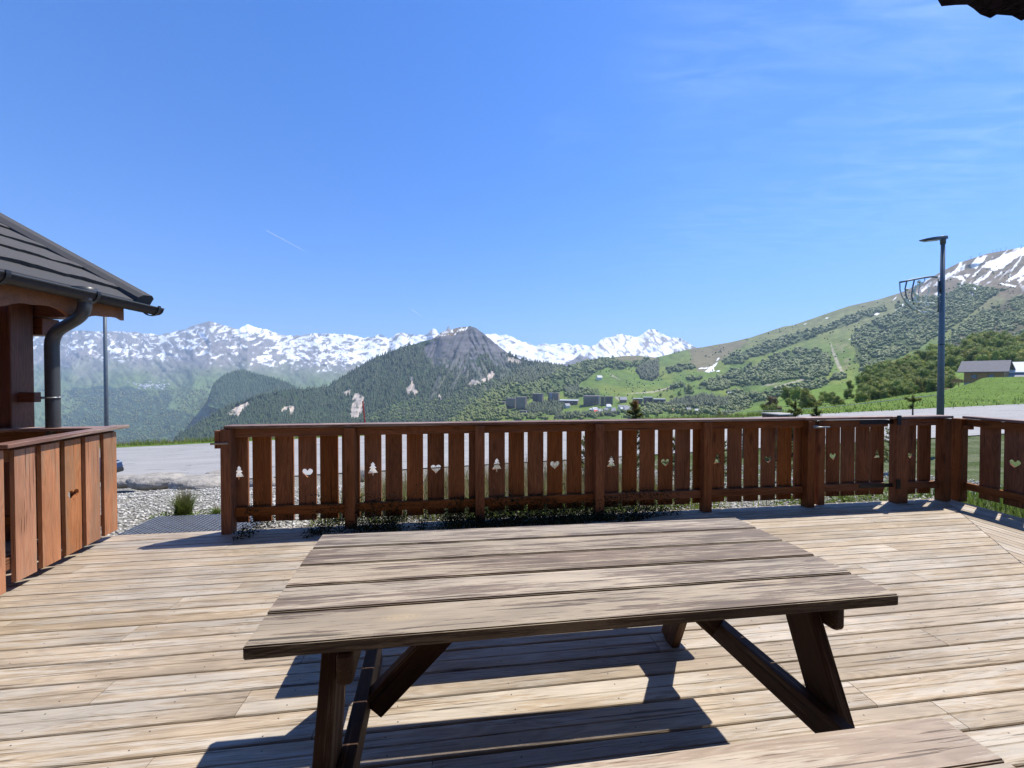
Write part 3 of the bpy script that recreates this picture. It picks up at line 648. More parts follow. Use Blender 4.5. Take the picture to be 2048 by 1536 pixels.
# --- distant snow ranges, left and centre
crA = [(-60, 668), (70, 672), (144, 661), (181, 663), (213, 662), (245, 663), (287, 667), (318, 669), (371, 660), (387, 650), (403, 647), (419, 643), (434, 647), (461, 654), (477, 658.5), (495, 647.5), (508, 653), (534, 659), (561, 669), (577, 670), (601, 670), (630, 664.5), (665, 668.5), (698, 669), (724, 676.5), (745, 673), (762, 670), (778, 678), (792, 668.5), (805, 666), (818, 670), (853, 670), (859, 663), (862, 661), (867, 656.4), (873, 660), (876, 667), (884, 668), (890, 662), (894, 657), (896.4, 651.5), (899, 655), (902, 659), (910, 672), (960, 672), (974, 670), (990, 667), (998, 672), (1006, 670), (1012, 668.5), (1028, 676), (1047, 684), (1073, 692.5), (1090, 686), (1107, 689), (1128, 685.4), (1144, 690), (1165, 689), (1181, 692.5), (1230, 700)]
dispA = lambda x, y, t: .06*(ridg(x/70+y/70+fbm(x/60, y/40, 2, 5), y/50-x/200, 4, 3)-.5)+.022*(ridg(x/20-y/22, y/20+x/60, 4, 8)-.5)
shA = Sheet(crA, [(-60, 900), (700, 900), (1300, 800)], [(-60, 8200), (480, 8600), (560, 9800), (1230, 9800)], [(-60, 3000), (600, 3000), (1230, 6500)], 1.0, dispA)
WHALEB = 0
def colA(X, Y, t):
    n = fbm(X/9, Y/6, 4, 21); n2 = fbm(X/40, Y/24, 3, 5); wx = fbm(X/30, Y/20, 3, 71)*5; st = ridg(X/12+Y/8+wx, Y/20-X/44, 5, 6); st2 = ridg(X/12-Y/8+wx, Y/20+X/44, 5, 16)
    hi = sst(770-Y+(n2-.5)*50, 0, 55); c = mixc(GRASSF*.9+0*X[..., None], ROCK*(.85+.5*n[..., None]), hi); c = c*(.7+.6*n[..., None])
    # dark woods low on the left flank
    fz = polymask(X, Y, [[c3(240, 690), c3(480, 655), c3(700, 660), c3(860, 690), c3(960, 720), c3(1040, 700), c3(1090, 740), c3(1060, 830), c3(1240, 850), c3(1330, 960), c3(1420, 930), c3(1420, 1100), c3(1150, 1100), c3(240, 1100), c3(230, 900), c3(420, 800)]], 8, 31, 18)
    fz = fz*sst(fbm(X/10, Y/6, 4, 41)+.22, .35, .6); c = mixc(c, FOR*1.1, fz*.95)
    br = sst(fbm(X/14, Y/9, 3, 61), .52, .7)*sst(Y, 740, 790); c = mixc(c, GRASSF*1.25, br*.4*(1-fz))
    sn = np.interp(X, [0, 70, 250, 300, 400, 440, 480, 600, 680, 800, 900, 1000, 1230], [704, 706, 716, 718, 722, 724, 728, 728, 742, 760, 770, 775, 780])
    dens = np.interp(X, [0, 130, 240, 300, 420, 500, 620, 720, 1000, 1230], [.20, .22, .30, .34, .22, .40, .52, .62, .86, .92])
    v = .5*np.where(fbm(X/60, Y/60, 2, 4) > .5, st2, st)+.28*st+.30*n+.22*ridg(X/26, Y/3.2+X/40, 3, 55); rk = np.empty(v.size); rk[np.argsort(v.ravel())] = np.linspace(0, 1, v.size); rk = rk.reshape(v.shape)
    yc_ = shA.it(shA.c, X); top = np.interp(X, [0, 130, 240, 330, 385, 420, 450, 480, 500, 540, 620, 720, 860, 960, 1230], [.2, .25, .32, .42, .45, .42, .5, .78, .85, .72, .66, .68, .72, .9, .97]); mid = np.interp(X, [0, 130, 200, 290, 350, 420, 480, 560, 620, 720, 860, 960, 1230], [.12, .25, .5, .62, .45, .26, .34, .42, .5, .66, .8, .95, .97])
    u = (Y-yc_)/np.maximum(sn-yc_, 8); cov = np.where(u < .45, top+(mid-top)*np.clip(u/.45, 0, 1), mid*(1-sst(u, .55, 1.25)))*np.where(X < 470, .68, .92); s = sst(rk-(1-cov), -.06, .06)*(cov > .01)
    s = np.where((np.abs(X-870) < 6) & (Y < 668), (X > 864)*.8, s); s = np.where((np.abs(X-896) < 8) & (Y < 664), .0, s)
    return mixc(c, SNOW+0*X[..., None], s)
jA = lambda x: (fbm(x/7, x*0, 3, 2)-.5)*5*sst(x, 430, 520)+(fbm(x/16, x*0, 3, 2)-.5)*4
mA = shA.build('snow_mountains', -60, 1230, 1.6, 150, colA, M_mfar, jA)
# --- snow massif right of centre
crB = [(1100, 742), (1118, 734), (1150, 716), (1181, 693), (1192, 688.5), (1208, 675.4), (1223, 674), (1239, 668), (1263, 671.4), (1276, 674), (1289, 663.5), (1301, 657), (1313, 661), (1324, 667.5), (1342, 675.4), (1361, 676.7), (1371, 683), (1390, 694), (1440, 712)]
dispB = lambda x, y, t: .045*(ridg((x-y)/30, (x+y)/60, 4, 13)-.5)
shB = Sheet(crB, [(1100, 760), (1440, 760)], [(1100, 6500), (1300, 7400), (1440, 6800)], [(1100, 5200), (1440, 5400)], 1, dispB)
def colB(X, Y, t):
    n = fbm(X/6, Y/5, 4, 51); st = ridg((X-Y*.9)/8, (X+Y)/40, 3, 6); c = ROCK*.95*(.75+.5*n[..., None])
    k = (722-Y-np.maximum(0, (X-1310))*.42-np.maximum(0, 1200-X)*.35)/26; v = .55*st+.35*n+np.clip(k, -1.2, .7)*.55
    s = sst(v, .44, .58); s = s*(1-.9*sst(ridg((X-Y)/13, (X+Y)/26, 3, 71), .70, .84)); return mixc(c, SNOW+0*X[..., None], s)
mB = shB.build('snow_massif', 1100, 1440, 1.5, 70, colB, M_mfar, lambda x: (fbm(x/6, x*0, 3, 12)-.5)*4)
# --- blue wooded knoll
crC = [(415, 800), (426, 769), (442, 753), (482, 738.5), (508, 746), (555, 758), (582, 769), (600, 779), (625, 800)]
shC = Sheet(crC, [(415, 812), (480, 830), (625, 830)], [(415, 3300), (500, 3600), (625, 3300)], [(415, 3000), (625, 3000)], 1, None)
colC = lambda X, Y, t: mixc(FOR*1.2+0*X[..., None], GRASSF, sst(fbm(X/8, Y/5, 3, 8), .62, .75)*.5)
mC = shC.build('wooded_knoll', 415, 625, 3, 40, colC, M_mmid)
# --- central peak with its long wooded ridge
crD = [(300, 900), (345, 883), (363, 866), (403, 842.6), (442, 819), (482, 803), (521, 790), (561, 781), (601, 778), (630, 776), (657, 772), (684, 754), (716, 735.6), (748, 716.8), (773, 707), (805, 694), (832, 687), (867, 676.5), (883, 664.4), (910, 656.4), (942, 652), (953, 656.4), (969, 668.5), (990, 686), (1014, 704.7), (1041, 718), (1087, 726), (1110, 731), (1135, 745)]
def dispD(x, y, t):
    k = sst(y, 900, 740); g = ridg((x+(y-700)*np.where(x < 940, .42, -.42))/17, y/70, 4, 23); return (.042*(g-.5)*(.35+k)+.03*(fbm(x/34, y/24, 3, 4)-.5))*sst(1-t, 0, .06)
shD = Sheet(crD, [(300, 905), (1135, 905)], [(300, 1500), (560, 2000), (700, 2500), (940, 2950), (1041, 2700), (1135, 2400)], [(300, 1450), (560, 1350), (1135, 1200)], .9, dispD)
scars = [[c4(590, 700), c4(625, 695), c4(660, 720), c4(655, 800), c4(640, 850), c4(595, 900), c4(560, 855), c4(575, 760)], [c4(1005, 560), c4(1025, 600), c4(1060, 690), c4(1040, 715), c4(1020, 680), c4(985, 720), c4(975, 650), c4(1015, 630)], [c4(1430, 645), c4(1470, 590), c4(1530, 610), c4(1560, 640)], [c4(1540, 600), c4(1590, 555), c4(1620, 520), c4(1640, 560), c4(1625, 585), c4(1560, 610)],
         [c3(1900, 840), c3(1935, 805), c3(2005, 800), c3(2000, 860), c3(1975, 880), c3(1960, 820), c3(1915, 860)], [c3(1490, 865), c3(1560, 810), c3(1645, 775), c3(1670, 790), c3(1600, 850), c3(1580, 880)], [c4(500, 690), c4(560, 665), c4(565, 700), c4(520, 710)], [c4(1215, 700), c4(1245, 705), c4(1240, 745), c4(1220, 735)], [c4(1740, 420), c4(1835, 450), c4(1830, 475), c4(1750, 465)]]
ROCKZ = [c4(1120, 310), c4(1180, 285), c4(1340, 215), c4(1460, 194), c4(1510, 210), c4(1640, 320), c4(1730, 390), c4(1770, 470), c4(1740, 530), c4(1640, 500), c4(1600, 430), c4(1560, 400), c4(1520, 470), c4(1560, 590), c4(1440, 620), c4(1360, 560), c4(1260, 520), c4(1180, 480), c4(1110, 430)]
def colD(X, Y, t):
    n = fbm(X/7, Y/5, 4, 91); g = ridg((X+(Y-700)*np.where(X < 940, .42, -.42))/9, Y/60, 3, 23)
    low = sst(Y, 790, 860); c = mixc(FOR*1.15+0*X[..., None], BUSH*.9, sst(n+low*.25, .5, .72))
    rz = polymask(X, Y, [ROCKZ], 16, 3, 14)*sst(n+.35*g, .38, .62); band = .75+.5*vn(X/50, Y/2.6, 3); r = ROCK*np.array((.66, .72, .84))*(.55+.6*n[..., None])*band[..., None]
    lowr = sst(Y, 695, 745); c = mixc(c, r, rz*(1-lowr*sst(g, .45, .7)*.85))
    c = mixc(c, ROCK*1.15+0*X[..., None], sst(g, .66, .8)*sst(Y, 690, 705)*(1-sst(Y, 790, 830))*.4*sst(X, 830, 870)*(1-sst(X, 1000, 1040)))
    top = polymask(X, Y, [[c4(1180, 285), c4(1240, 238), c4(1340, 208), c4(1450, 194), c4(1400, 235), c4(1330, 262), c4(1240, 272)]], 2); c = mixc(c, BROWN*.9+0*X[..., None], top)
    c = mixc(c, SNOW+0*X[..., None], top*sst(fbm(X/5, Y/1.6, 3, 6), .60, .66))
    sc1 = polymask(X, Y, scars, 3.5, 13, 5); return mixc(c, np.array((.42, .36, .30))*(.6+.8*n[..., None]), sc1*sst(n, .2, .4))
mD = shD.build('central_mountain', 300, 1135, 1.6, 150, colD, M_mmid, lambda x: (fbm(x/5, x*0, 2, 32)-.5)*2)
# --- right-hand hills and the big slope
crE = [(820, 902), (870, 868), (910, 836), (960, 800), (1000, 770), (1041, 742), (1087, 729), (1107, 731), (1128, 733.4), (1160, 727), (1197, 719), (1223, 715), (1250, 711.7), (1276, 711), (1310, 715), (1329, 711), (1355, 704), (1387, 696.5), (1408, 694), (1434, 689), (1461, 684.6), (1502, 674.8), (1567, 653), (1587, 650), (1625, 637), (1663, 623.7), (1698, 612), (1756, 599), (1800, 586), (1844, 565), (1888, 540.5), (1917, 526), (1975, 507), (2048, 494), (2160, 478)]
def dispE(x, y, t): return (.09*(ridg(x/110+y/130, y/90-x/300, 3, 3)-.5)*sst(x, 1100, 1400)+.045*(fbm(x/34+y/30, y/18, 4, 9)-.5))*sst(1-t, 0, .05)*sst(t, 0, .1)
shE = Sheet(crE, [(820, 905), (1480, 905), (1560, 870), (2160, 860)], [(820, 900), (960, 1300), (1080, 2300), (1330, 2400), (1600, 2300), (2160, 1900)], [(820, 850), (960, 560), (1480, 330), (2160, 240)], .85, dispE)
GR = lambda *p: [c6(*q) for q in p]
W5 = lambda *p: [c5(*q) for q in p]
woodsB = [GR((870, 740), (960, 690), (1100, 620), (1200, 600), (1300, 590), (1450, 500), (1520, 480), (1620, 400), (1800, 430), (1930, 440), (1800, 520), (1700, 600), (1560, 700), (1450, 760), (1300, 860), (1150, 930), (1050, 970), (1000, 1005), (920, 1005), (940, 960), (870, 930), (900, 870), (870, 800)),
          GR((240, 960), (330, 900), (470, 860), (600, 850), (700, 880), (740, 950), (700, 1040), (560, 1060), (420, 1060), (300, 1090), (100, 1110), (0, 1100), (0, 1040), (130, 985)),
          GR((1500, 850), (1560, 740), (1640, 670), (1720, 620), (1900, 540), (2150, 430), (2150, 800), (1800, 800), (1600, 860)),
          GR((480, 740), (700, 690), (900, 600), (1080, 560), (1100, 590), (950, 640), (830, 690), (700, 730), (560, 790), (300, 880), (100, 930), (0, 940), (0, 910), (200, 840)),
          GR((500, 1100), (540, 1060), (700, 1060), (800, 1010), (830, 1050), (700, 1080), (640, 1120), (500, 1150), (300, 1200), (100, 1230), (0, 1250), (0, 1200), (200, 1160)),
          GR((1160, 540), (1220, 520), (1460, 480), (1460, 580), (1300, 590), (1180, 600))]
woods5 = [W5((1640, 590), (1700, 555), (1800, 520), (1900, 470), (2048, 420), (2048, 560), (1900, 585), (1840, 610), (1700, 610)), W5((1550, 590), (1620, 600), (1610, 640), (1550, 640)), W5((1560, 520), (1660, 500), (1670, 530), (1570, 550)), W5((1440, 590), (1560, 550), (1560, 580), (1440, 610)), W5((1840, 395), (1990, 350), (2000, 400), (1860, 420)),
          W5((1410, 450), (1600, 400), (1640, 440), (1420, 490)), W5((600, 440), (760, 400), (900, 380), (1000, 370), (1050, 400), (960, 440), (880, 470), (760, 560), (600, 620), (430, 680), (200, 700), (40, 700), (20, 600), (200, 560), (330, 580), (480, 540)), W5((1000, 420), (1270, 380), (1200, 430), (1010, 460)), W5((640, 600), (900, 600), (920, 650), (780, 660), (700, 690), (640, 640)), W5((-450, 970), (-200, 830), (0, 690), (150, 690), (20, 760), (-100, 850), (-200, 960))]
conif5 = [W5((1180, 460), (1250, 415), (1355, 385), (1358, 500), (1310, 545), (1220, 525)), W5((0, 650), (60, 540), (180, 450), (260, 400), (400, 385), (560, 425), (640, 440), (560, 500), (440, 545), (330, 575), (200, 560), (100, 640)), W5((640, 600), (750, 575), (755, 610), (700, 660), (650, 640)),
          W5((340, 740), (450, 700), (600, 690), (640, 740), (600, 800), (350, 780)), W5((1420, 720), (1480, 690), (1700, 650), (1880, 690), (1900, 740), (1440, 745)), W5((560, 800), (1060, 780), (1060, 800), (560, 830))]
mixed5 = [W5((-500, 1000), (-300, 880), (-150, 800), (0, 700), (120, 700), (200, 760), (350, 790), (560, 800), (1060, 790), (1140, 740), (1240, 740), (1240, 820), (0, 840)), W5((1240, 720), (1900, 740), (2048, 720), (2048, 790), (1900, 815), (1760, 800), (1240, 790)), W5((1880, 620), (2048, 600), (2048, 720), (1880, 730))]
snowE = [GR((1690, 260), (1760, 215), (1800, 205), (1760, 255), (1720, 300), (1690, 290)), GR((1790, 260), (1900, 210), (2048, 150), (2150, 120), (2150, 200), (2020, 210), (1960, 250), (1900, 300), (1830, 310), (1800, 360), (1720, 400), (1690, 400), (1790, 350), (1830, 290), (1750, 290)), GR((1550, 350), (1620, 345), (1650, 385), (1600, 370)), GR((1640, 340), (1670, 335), (1660, 360)), GR((1690, 350), (1720, 330), (1700, 355)), GR((1690, 410), (1740, 425), (1760, 440), (1710, 460), (1700, 480)), GR((1930, 380), (1990, 340), (2048, 280), (2090, 290), (2020, 350), (1950, 390)), GR((1770, 500), (1830, 450), (1840, 455), (1790, 495)), GR((1010, 618), (1045, 600), (1060, 605), (1040, 615)), GR((850, 785), (900, 750), (895, 765)), GR((1840, 360), (1875, 335), (1870, 345)), GR((1140, 515), (1175, 495), (1170, 508)), GR((1880, 395), (2000, 415), (1990, 425), (1900, 410)),
         GR((2000, 380), (2048, 350), (2048, 375), (2010, 390)), GR((540, 685), (570, 668), (560, 678)), GR((680, 636), (705, 636), (700, 642)), GR((1170, 580), (1215, 540), (1225, 545), (1185, 585)), GR((1340, 445), (1380, 420), (1385, 430), (1345, 460)), GR((1430, 470), (1460, 455), (1455, 475)), GR((1600, 545), (1680, 500), (1690, 510), (1620, 555)),
         W5((1710, 465), (1740, 430), (1805, 398), (1800, 415), (1770, 440), (1780, 460), (1740, 468)), W5((1790, 375), (1815, 362), (1820, 372), (1800, 382)), W5((1660, 445), (1725, 435), (1720, 442), (1665, 452)), W5((1790, 458), (1820, 458), (1820, 468), (1795, 468))]
tracks = [[c6(0, 905), c6(60, 880), c6(140, 860), c6(60, 890)], [c6(330, 1110), c6(420, 1085), c6(540, 1050), c6(545, 1062), c6(440, 1090), c6(340, 1120)], [c6(230, 1105), c6(300, 1090), c6(420, 1080), c6(300, 1100)], W5((330, 575), (400, 548), (480, 540), (400, 560), (340, 585)), W5((1020, 660), (1065, 652), (1040, 668), (1075, 690), (1060, 692)), W5((985, 485), (1000, 490), (1070, 530), (1060, 532), (1000, 500)), W5((1060, 640), (1300, 618), (1420, 590), (1480, 550), (1485, 554), (1430, 600), (1300, 628)),
          W5((1230, 720), (1270, 722), (1290, 745), (1260, 740)), [c6(720, 790), c6(745, 860), c6(790, 960), c6(825, 1030), c6(800, 1020), c6(760, 950), c6(730, 860)], [c6(920, 960), c6(935, 1010), c6(925, 1005)], W5((1940, 700), (2000, 690), (2010, 720), (1950, 725))]
def colE(X, Y, t):
    n = fbm(X/9, Y/5, 4, 191); n2 = fbm(X/36, Y/20, 3, 15); cy_ = shE.it(shE.c, X); up = 1-sst(Y-cy_, 0, 60)
    g = GRASS*(.75+.5*n[..., None]); g = mixc(g, GRASS*np.array((1.35, 1.12, 1.1))+0*X[..., None], sst(n2, .45, .7))
    hi = np.clip(sst(700-Y, -30, 90)*sst(X, 1350, 1550)+up*.5*sst(X, 1300, 1400), 0, 1); dull = np.array((.16, .175, .075)); c = mixc(g, dull*(.75+.5*n[..., None]), hi)
    br = sst(X, 1650, 1780)*sst(610-Y+(n2-.5)*40, -10, 30); c = mixc(c, BROWN*(.62+.5*n[..., None]), br)
    hb = polymask(X, Y, [W5((960, 395), (1000, 360), (1100, 345), (1330, 350), (1340, 378), (1200, 385), (1080, 400), (960, 420)), W5((1580, 300), (1960, 240), (2048, 250), (1900, 330), (1700, 470), (1600, 430))], 8, 3, 10); c = mixc(c, BROWN*.95+0*X[..., None], hb*.75)
    wd = np.maximum(polymask(X, Y, woodsB+woods5+conif5, 3), polymask(X, Y, mixed5, 3)*.3); c = mixc(c, BUSH*.85+0*X[..., None], wd*.8)
    fw = polymask(X, Y, [GR((1500, 850), (1640, 670), (1900, 540), (2150, 430), (2150, 800), (1800, 800))], 3); c = mixc(c, BROWN*.6+0*X[..., None], fw*.6)
    tr = polymask(X, Y, tracks, 1.2, 5, 4); c = mixc(c, np.array((.36, .32, .25))+0*X[..., None], tr*.8)
    sc2 = polymask(X, Y, [GR((720, 780), (860, 800), (880, 1000), (800, 1000))], 4)*sst(n, .5, .7); c = mixc(c, np.array((.24, .20, .13))+0*X[..., None], sc2*.5)
    s = polymask(X, Y, snowE, 2.2, 7, 6); st = sst(X, 1760, 1850)*sst(600-Y, 0, 60)*sst(ridg((X+Y)/14, (X-Y)/60, 3, 9), .80, .85)*.9
    return mixc(c, SNOW+0*X[..., None], np.clip(s+st, 0, 1))
mE = shE.build('resort_hillside', 822, 2160, 1.8, 230, colE, M_mmid)
# --- nearer wooded spur behind the chalet
crG = [(1440, 850)]+[c6(*q) for q in ((0, 1310), (100, 1275), (200, 1245), (340, 1200), (500, 1150), (640, 1120), (830, 1078), (930, 1060), (1060, 1000), (1250, 950), (1450, 905), (1560, 870), (1700, 825), (1850, 805), (2048, 810), (2440, 815))]
crF = [(-80, 899), (0, 897), (300, 886), (440, 880), (640, 873), (974, 857), (1300, 838), (1440, 831.5), (1500, 829), (1560, 823), (1625, 815), (1713, 806), (1800, 791.6), (1873, 783), (1917, 774), (1946, 765), (1962, 757), (1975, 755), (2000, 754.5), (2048, 753), (2160, 752)]
shG = Sheet(crG, [(1440, 880), (1560, 850), (1800, 815), (2160, 775)], [(1440, 190), (1700, 240), (1950, 330), (2160, 340)], [(1440, 95), (1800, 120), (2160, 145)], 1, lambda x, y, t: .04*(fbm(x/40, y/25, 3, 6)-.5)*sst(1-t, 0, .1))
colG = lambda X, Y, t: GRASS*1.12*(.75+.5*fbm(X/6, Y/2.5, 4, 71)[..., None])
mG = shG.build('wooded_spur', 1440, 2160, 3, 60, colG, M_mnear)
# --- meadow and verge just beyond the road
def edge_pt(x):
    a, c = rays(np.asarray(x, float), np.full(np.shape(x), 800.)); s = FAR/(-a*math.sin(TH)+math.cos(TH)); X = a*s; return X, s, X*math.cos(TH)+s*math.sin(TH)
xs = np.arange(-80, 2161, 4.0); eX, eY, eS = edge_pt(xs); eZ = road_z(eS)+.03; yc = np.interp(xs, [q[0] for q in crF], [q[1] for q in crF])+(fbm(xs/9, xs*0, 3, 3)-.5)*3*np.interp(xs, [1500, 1600], [1, .4])
dcr = eY+np.interp(xs, [0, 1400, 1560, 1713, 1900, 2048, 2160], [2.5, 3, 8, 30, 55, 68, 70]); ny = 44; rows = []
aa, cc = rays(xs, yc); crX, crY, crZ = aa*dcr, dcr, H+cc*dcr
for k in range(ny):
    t = k/(ny-1); f = t; X = eX+(crX-eX)*f; Y = eY+(crY-eY)*f
    zlin = eZ+(crZ-eZ)*f; sag = -.0*np.ones_like(xs); mound = np.interp(xs, [1900, 1975, 2160], [0, 1, 1])*(crZ-eZ)*(-.35*np.sin(math.pi*f)) ; nz = (fbm(X/3, Y/3, 4, 3)-.5)*.35*np.sin(math.pi*f)*np.interp(xs, [1500, 1700], [.2, 1])
    rows.append(np.stack([X, Y, zlin+mound+nz], -1))
for fd, dz in ((1.04, -.6), (1.15, -3), (1.5, -14)): rows.append(np.stack([crX*fd, crY*fd, crZ+dz], -1))
vF = np.stack(rows); n_ = fbm(vF[..., 0]/2.5, vF[..., 1]/2.5, 4, 8); cF = (np.array((.095, .155, .025)))*(.7+.6*n_[..., None])
M_meadow = vcolmat('meadow', 1.2, .25, .9, .3)
npmesh('meadow', vF.reshape(-1, 3), gridfaces(len(rows), len(xs)), M_meadow, col=cF.reshape(-1, 3), smooth=True)['kind'] = 'structure'
# ------------------------------------------------------------------ woods: tree meshes
TR = np.random.default_rng(9)
def ico(sub):
    bm = bmesh.new(); bmesh.ops.create_icosphere(bm, subdivisions=sub, radius=1); v = np.array([q.co[:] for q in bm.verts]); f = np.array([[w_.index for w_ in q.verts] for q in bm.faces]); bm.free(); return v, f
I1, F1 = ico(1); I2, F2 = ico(2)
def stuff_blobs(name, pts, size, mat, label, squash=1.35, lobes=3):
    """many broadleaf crowns too small and far to tell apart: lumpy multi-lobe crowns"""
    n = len(pts); V_, F_ = [], []; k = 0
    for L in range(lobes):
        r = size*TR.uniform(.5, .72, n); off = TR.normal(0, 1, (n, 3))*size[:, None]*np.array((.32, .32, .25)); off[:, 2] = np.abs(off[:, 2])+size*.35
        jit = 1+TR.uniform(-.28, .28, (n, len(I1), 3)); v = I1[None]*jit*r[:, None, None]; v[..., 2] *= squash; v = v+(pts+off)[:, None, :]
        V_.append(v.reshape(-1, 3)); F_.append((F1[None]+k+len(I1)*np.arange(n)[:, None, None]).reshape(-1, 3)); k += n*len(I1)
    return tag(npmesh(name, np.concatenate(V_), np.concatenate(F_), mat), label, None, None, 'stuff')
def stuff_cones(name, pts, h, mat, label):
    n = len(pts); S = 6; V_, F_ = [], []; k = 0
    for (zb, zt, r) in ((.05, .62, .24), (.38, 1.0, .155)):
        an = np.arange(S)*2*math.pi/S+TR.uniform(0, 6, (n, 1)); rr = r*(1+TR.uniform(-.3, .3, (n, S))); ring = np.stack([np.cos(an)*rr, np.sin(an)*rr, np.full_like(an, zb)+TR.uniform(-.05, .05, (n, S))], -1)
        apex = np.zeros((n, 1, 3)); apex[..., 2] = zt; v = np.concatenate([ring, apex], 1)*h[:, None, None]+pts[:, None, :]; V_.append(v.reshape(-1, 3))
        f = np.array([(i, (i+1) % S, S) for i in range(S)]); F_.append((f[None]+k+(S+1)*np.arange(n)[:, None, None]).reshape(-1, 3)); k += n*(S+1)
    return tag(npmesh(name, np.concatenate(V_), np.concatenate(F_), mat), label, None, None, 'stuff')
def sample(sheet, polys, n, dens=None, seed=0):
    r = np.random.default_rng(seed); X = np.array([]); Y = np.array([]); allp = np.array([q for p in polys for q in p]); lo, hi = allp.min(0), allp.max(0)
    while len(X) < n:
        x = r.uniform(lo[0], hi[0], n*3); y = r.uniform(lo[1], hi[1], n*3); k = polymask(x, y, polys, 3, 3, 8) > 0; yc = sheet.it(sheet.c, x); yb = sheet.it(sheet.b_, x); k &= (y > yc+.5) & (y < yb)
        if dens is not None: k &= r.random(len(x)) < dens(x, y)
        X = np.concatenate([X, x[k]]); Y = np.concatenate([Y, y[k]])
    X, Y = X[:n], Y[:n]; return X, Y, sheet.pos(X, Y)
# conifers on the central mountain
DZ = [[q for q in crD if q[0] < 1120]+[(1120, 890), (300, 898)]]
def densD(x, y):
    g = ridg((x+(y-700)*np.where(x < 940, .42, -.42))/9, y/60, 3, 23); rz = polymask(x, y, [ROCKZ], 3); d = np.where(rz > 0, sst(y, 700, 760)*sst(g, .45, .62)*.8, 1.0); d = d*(1-sst(g, .66, .78)*sst(x, 830, 870)*(y < 780)*(x < 1030)*.85)*(1-polymask(x, y, scars, 1.5)); return d*(y > 690)
X, Y, p = sample(shD, DZ, 10500, densD, 1); stuff_cones('conifer_forest', p, TR.uniform(5.5, 9.5, len(p))*p[:, 1]/F0, M_conif, 'dark conifer forest covering the central mountain')
X, Y, p = sample(shC, [[(420, 800), (426, 769), (442, 753), (482, 738), (508, 746), (555, 758), (582, 769), (600, 779), (620, 800), (600, 825), (430, 810)]], 1800, None, 2); stuff_cones('conifer_forest', p, TR.uniform(4, 6.5, len(p))*p[:, 1]/F0, M_conif, 'blue-green conifers covering the small wooded knoll on the left')
X, Y, p = sample(shE, conif5, 3000, None, 3); stuff_cones('conifer_forest', p, TR.uniform(7, 11, len(p))*p[:, 1]/F0, M_conif, 'dark conifers around the resort and on the hillside right of centre')
X, Y, p = sample(shE, woodsB+woods5, 8500, lambda x, y: .10+.90*sst(fbm(x/16, y/9, 4, 9), .40, .56), 4); stuff_blobs('broadleaf_wood', p, TR.uniform(1.9, 5.6, len(p))*p[:, 1]/F0*np.interp(Y, [560, 780], [.62, 1.1]), M_far, 'broadleaf woods in patches over the big slope on the right', lobes=2)
X, Y, p = sample(shE, [[(1180, 850), (1180, 725), (1400, 700), (1700, 620), (1900, 560), (2100, 500), (2100, 780), (1600, 850)]], 1300, lambda x, y: sst(fbm(x/20, y/10, 4, 99), .45, .62), 44); stuff_blobs('hillside_bushes', p, TR.uniform(.9, 2.4, len(p))*p[:, 1]/F0, M_far, 'single small bushes dotted over the green slopes on the right', lobes=1)
X, Y, p = sample(shD, [[c4(560, 905), c4(700, 860), c4(850, 800), c4(1000, 740), c4(1250, 760), c4(1420, 660), c4(1640, 600), c4(2040, 520), c4(2040, 640), c4(1400, 860), c4(1200, 905)]], 1500, None, 45); stuff_blobs('broadleaf_wood', p, TR.uniform(2.0, 4.2, len(p))*p[:, 1]/F0, M_far, 'paler broadleaf wood at the foot of the central mountain', lobes=2)
X, Y, p = sample(shE, mixed5, 1500, lambda x, y: (fbm(x/14, y/5, 3, 19) > .47), 5); stuff_blobs('broadleaf_wood', p, TR.uniform(2.6, 5.5, len(p))*p[:, 1]/F0, M_far, 'green trees and hedges spread around the resort buildings', lobes=2)
X, Y, p = sample(shA, [[c3(240, 690), c3(860, 690), c3(1400, 660), c3(1500, 800), c3(1240, 1000), c3(1150, 1100), c3(240, 1100)]], 2500, lambda x, y: fbm(x/10, y/6, 4, 41) > .42, 6); stuff_blobs('broadleaf_wood', p, TR.uniform(1.4, 2.6, len(p))*p[:, 1]/F0, M_far, 'woods low on the far left mountainside', lobes=1)
# individual broadleaf trees
def crown_mesh(name, seed, mat, nleaf=900):
    r = np.random.default_rng(seed); nl = 9; cen = r.normal(0, 1, (nl, 3))*np.array((.36, .36, .34)); cen[:, 2] += .80; cen[:2, 2] = .42; rad = r.uniform(.36, .56, nl); k = r.integers(0, nl, nleaf)
    d = r.normal(0, 1, (nleaf, 3)); d /= np.linalg.norm(d, axis=1)[:, None]; p = cen[k]+d*(rad[k]*r.uniform(.72, 1.08, nleaf))[:, None]*np.array((1, 1, .95)); s = r.uniform(.05, .10, nleaf)
    nrm = d+r.normal(0, .32, d.shape); nrm /= np.linalg.norm(nrm, axis=1)[:, None]; t = np.cross(nrm, r.normal(0, 1, d.shape)); t /= np.linalg.norm(t, axis=1)[:, None]; b = np.cross(nrm, t)
    q = np.stack([p+t*s[:, None], p+b*s[:, None]*.8, p-t*s[:, None], p-b*s[:, None]*.8], 1).reshape(-1, 3); f = np.arange(nleaf*4).reshape(-1, 4)
    cv, cf = [], []; kk = 0
    for i in range(nl): cv.append(I1*rad[i]*.74+cen[i]); cf.append(F1+kk); kk += len(I1)
    me_v = np.concatenate([q]+cv); f2 = np.concatenate(cf)+len(q)
    me = bpy.data.meshes.new(name); me.from_pydata(me_v.tolist(), [], f.tolist()+f2.tolist()); me.materials.append(mat); return me
trunkm = bpy.data.meshes.new('trunk'); 
_tp = [tube_data([Vector((0, 0, -.25)), Vector((.02, 0, .3)), Vector((0, .03, .8))], [.06, .045, .02], 6)]
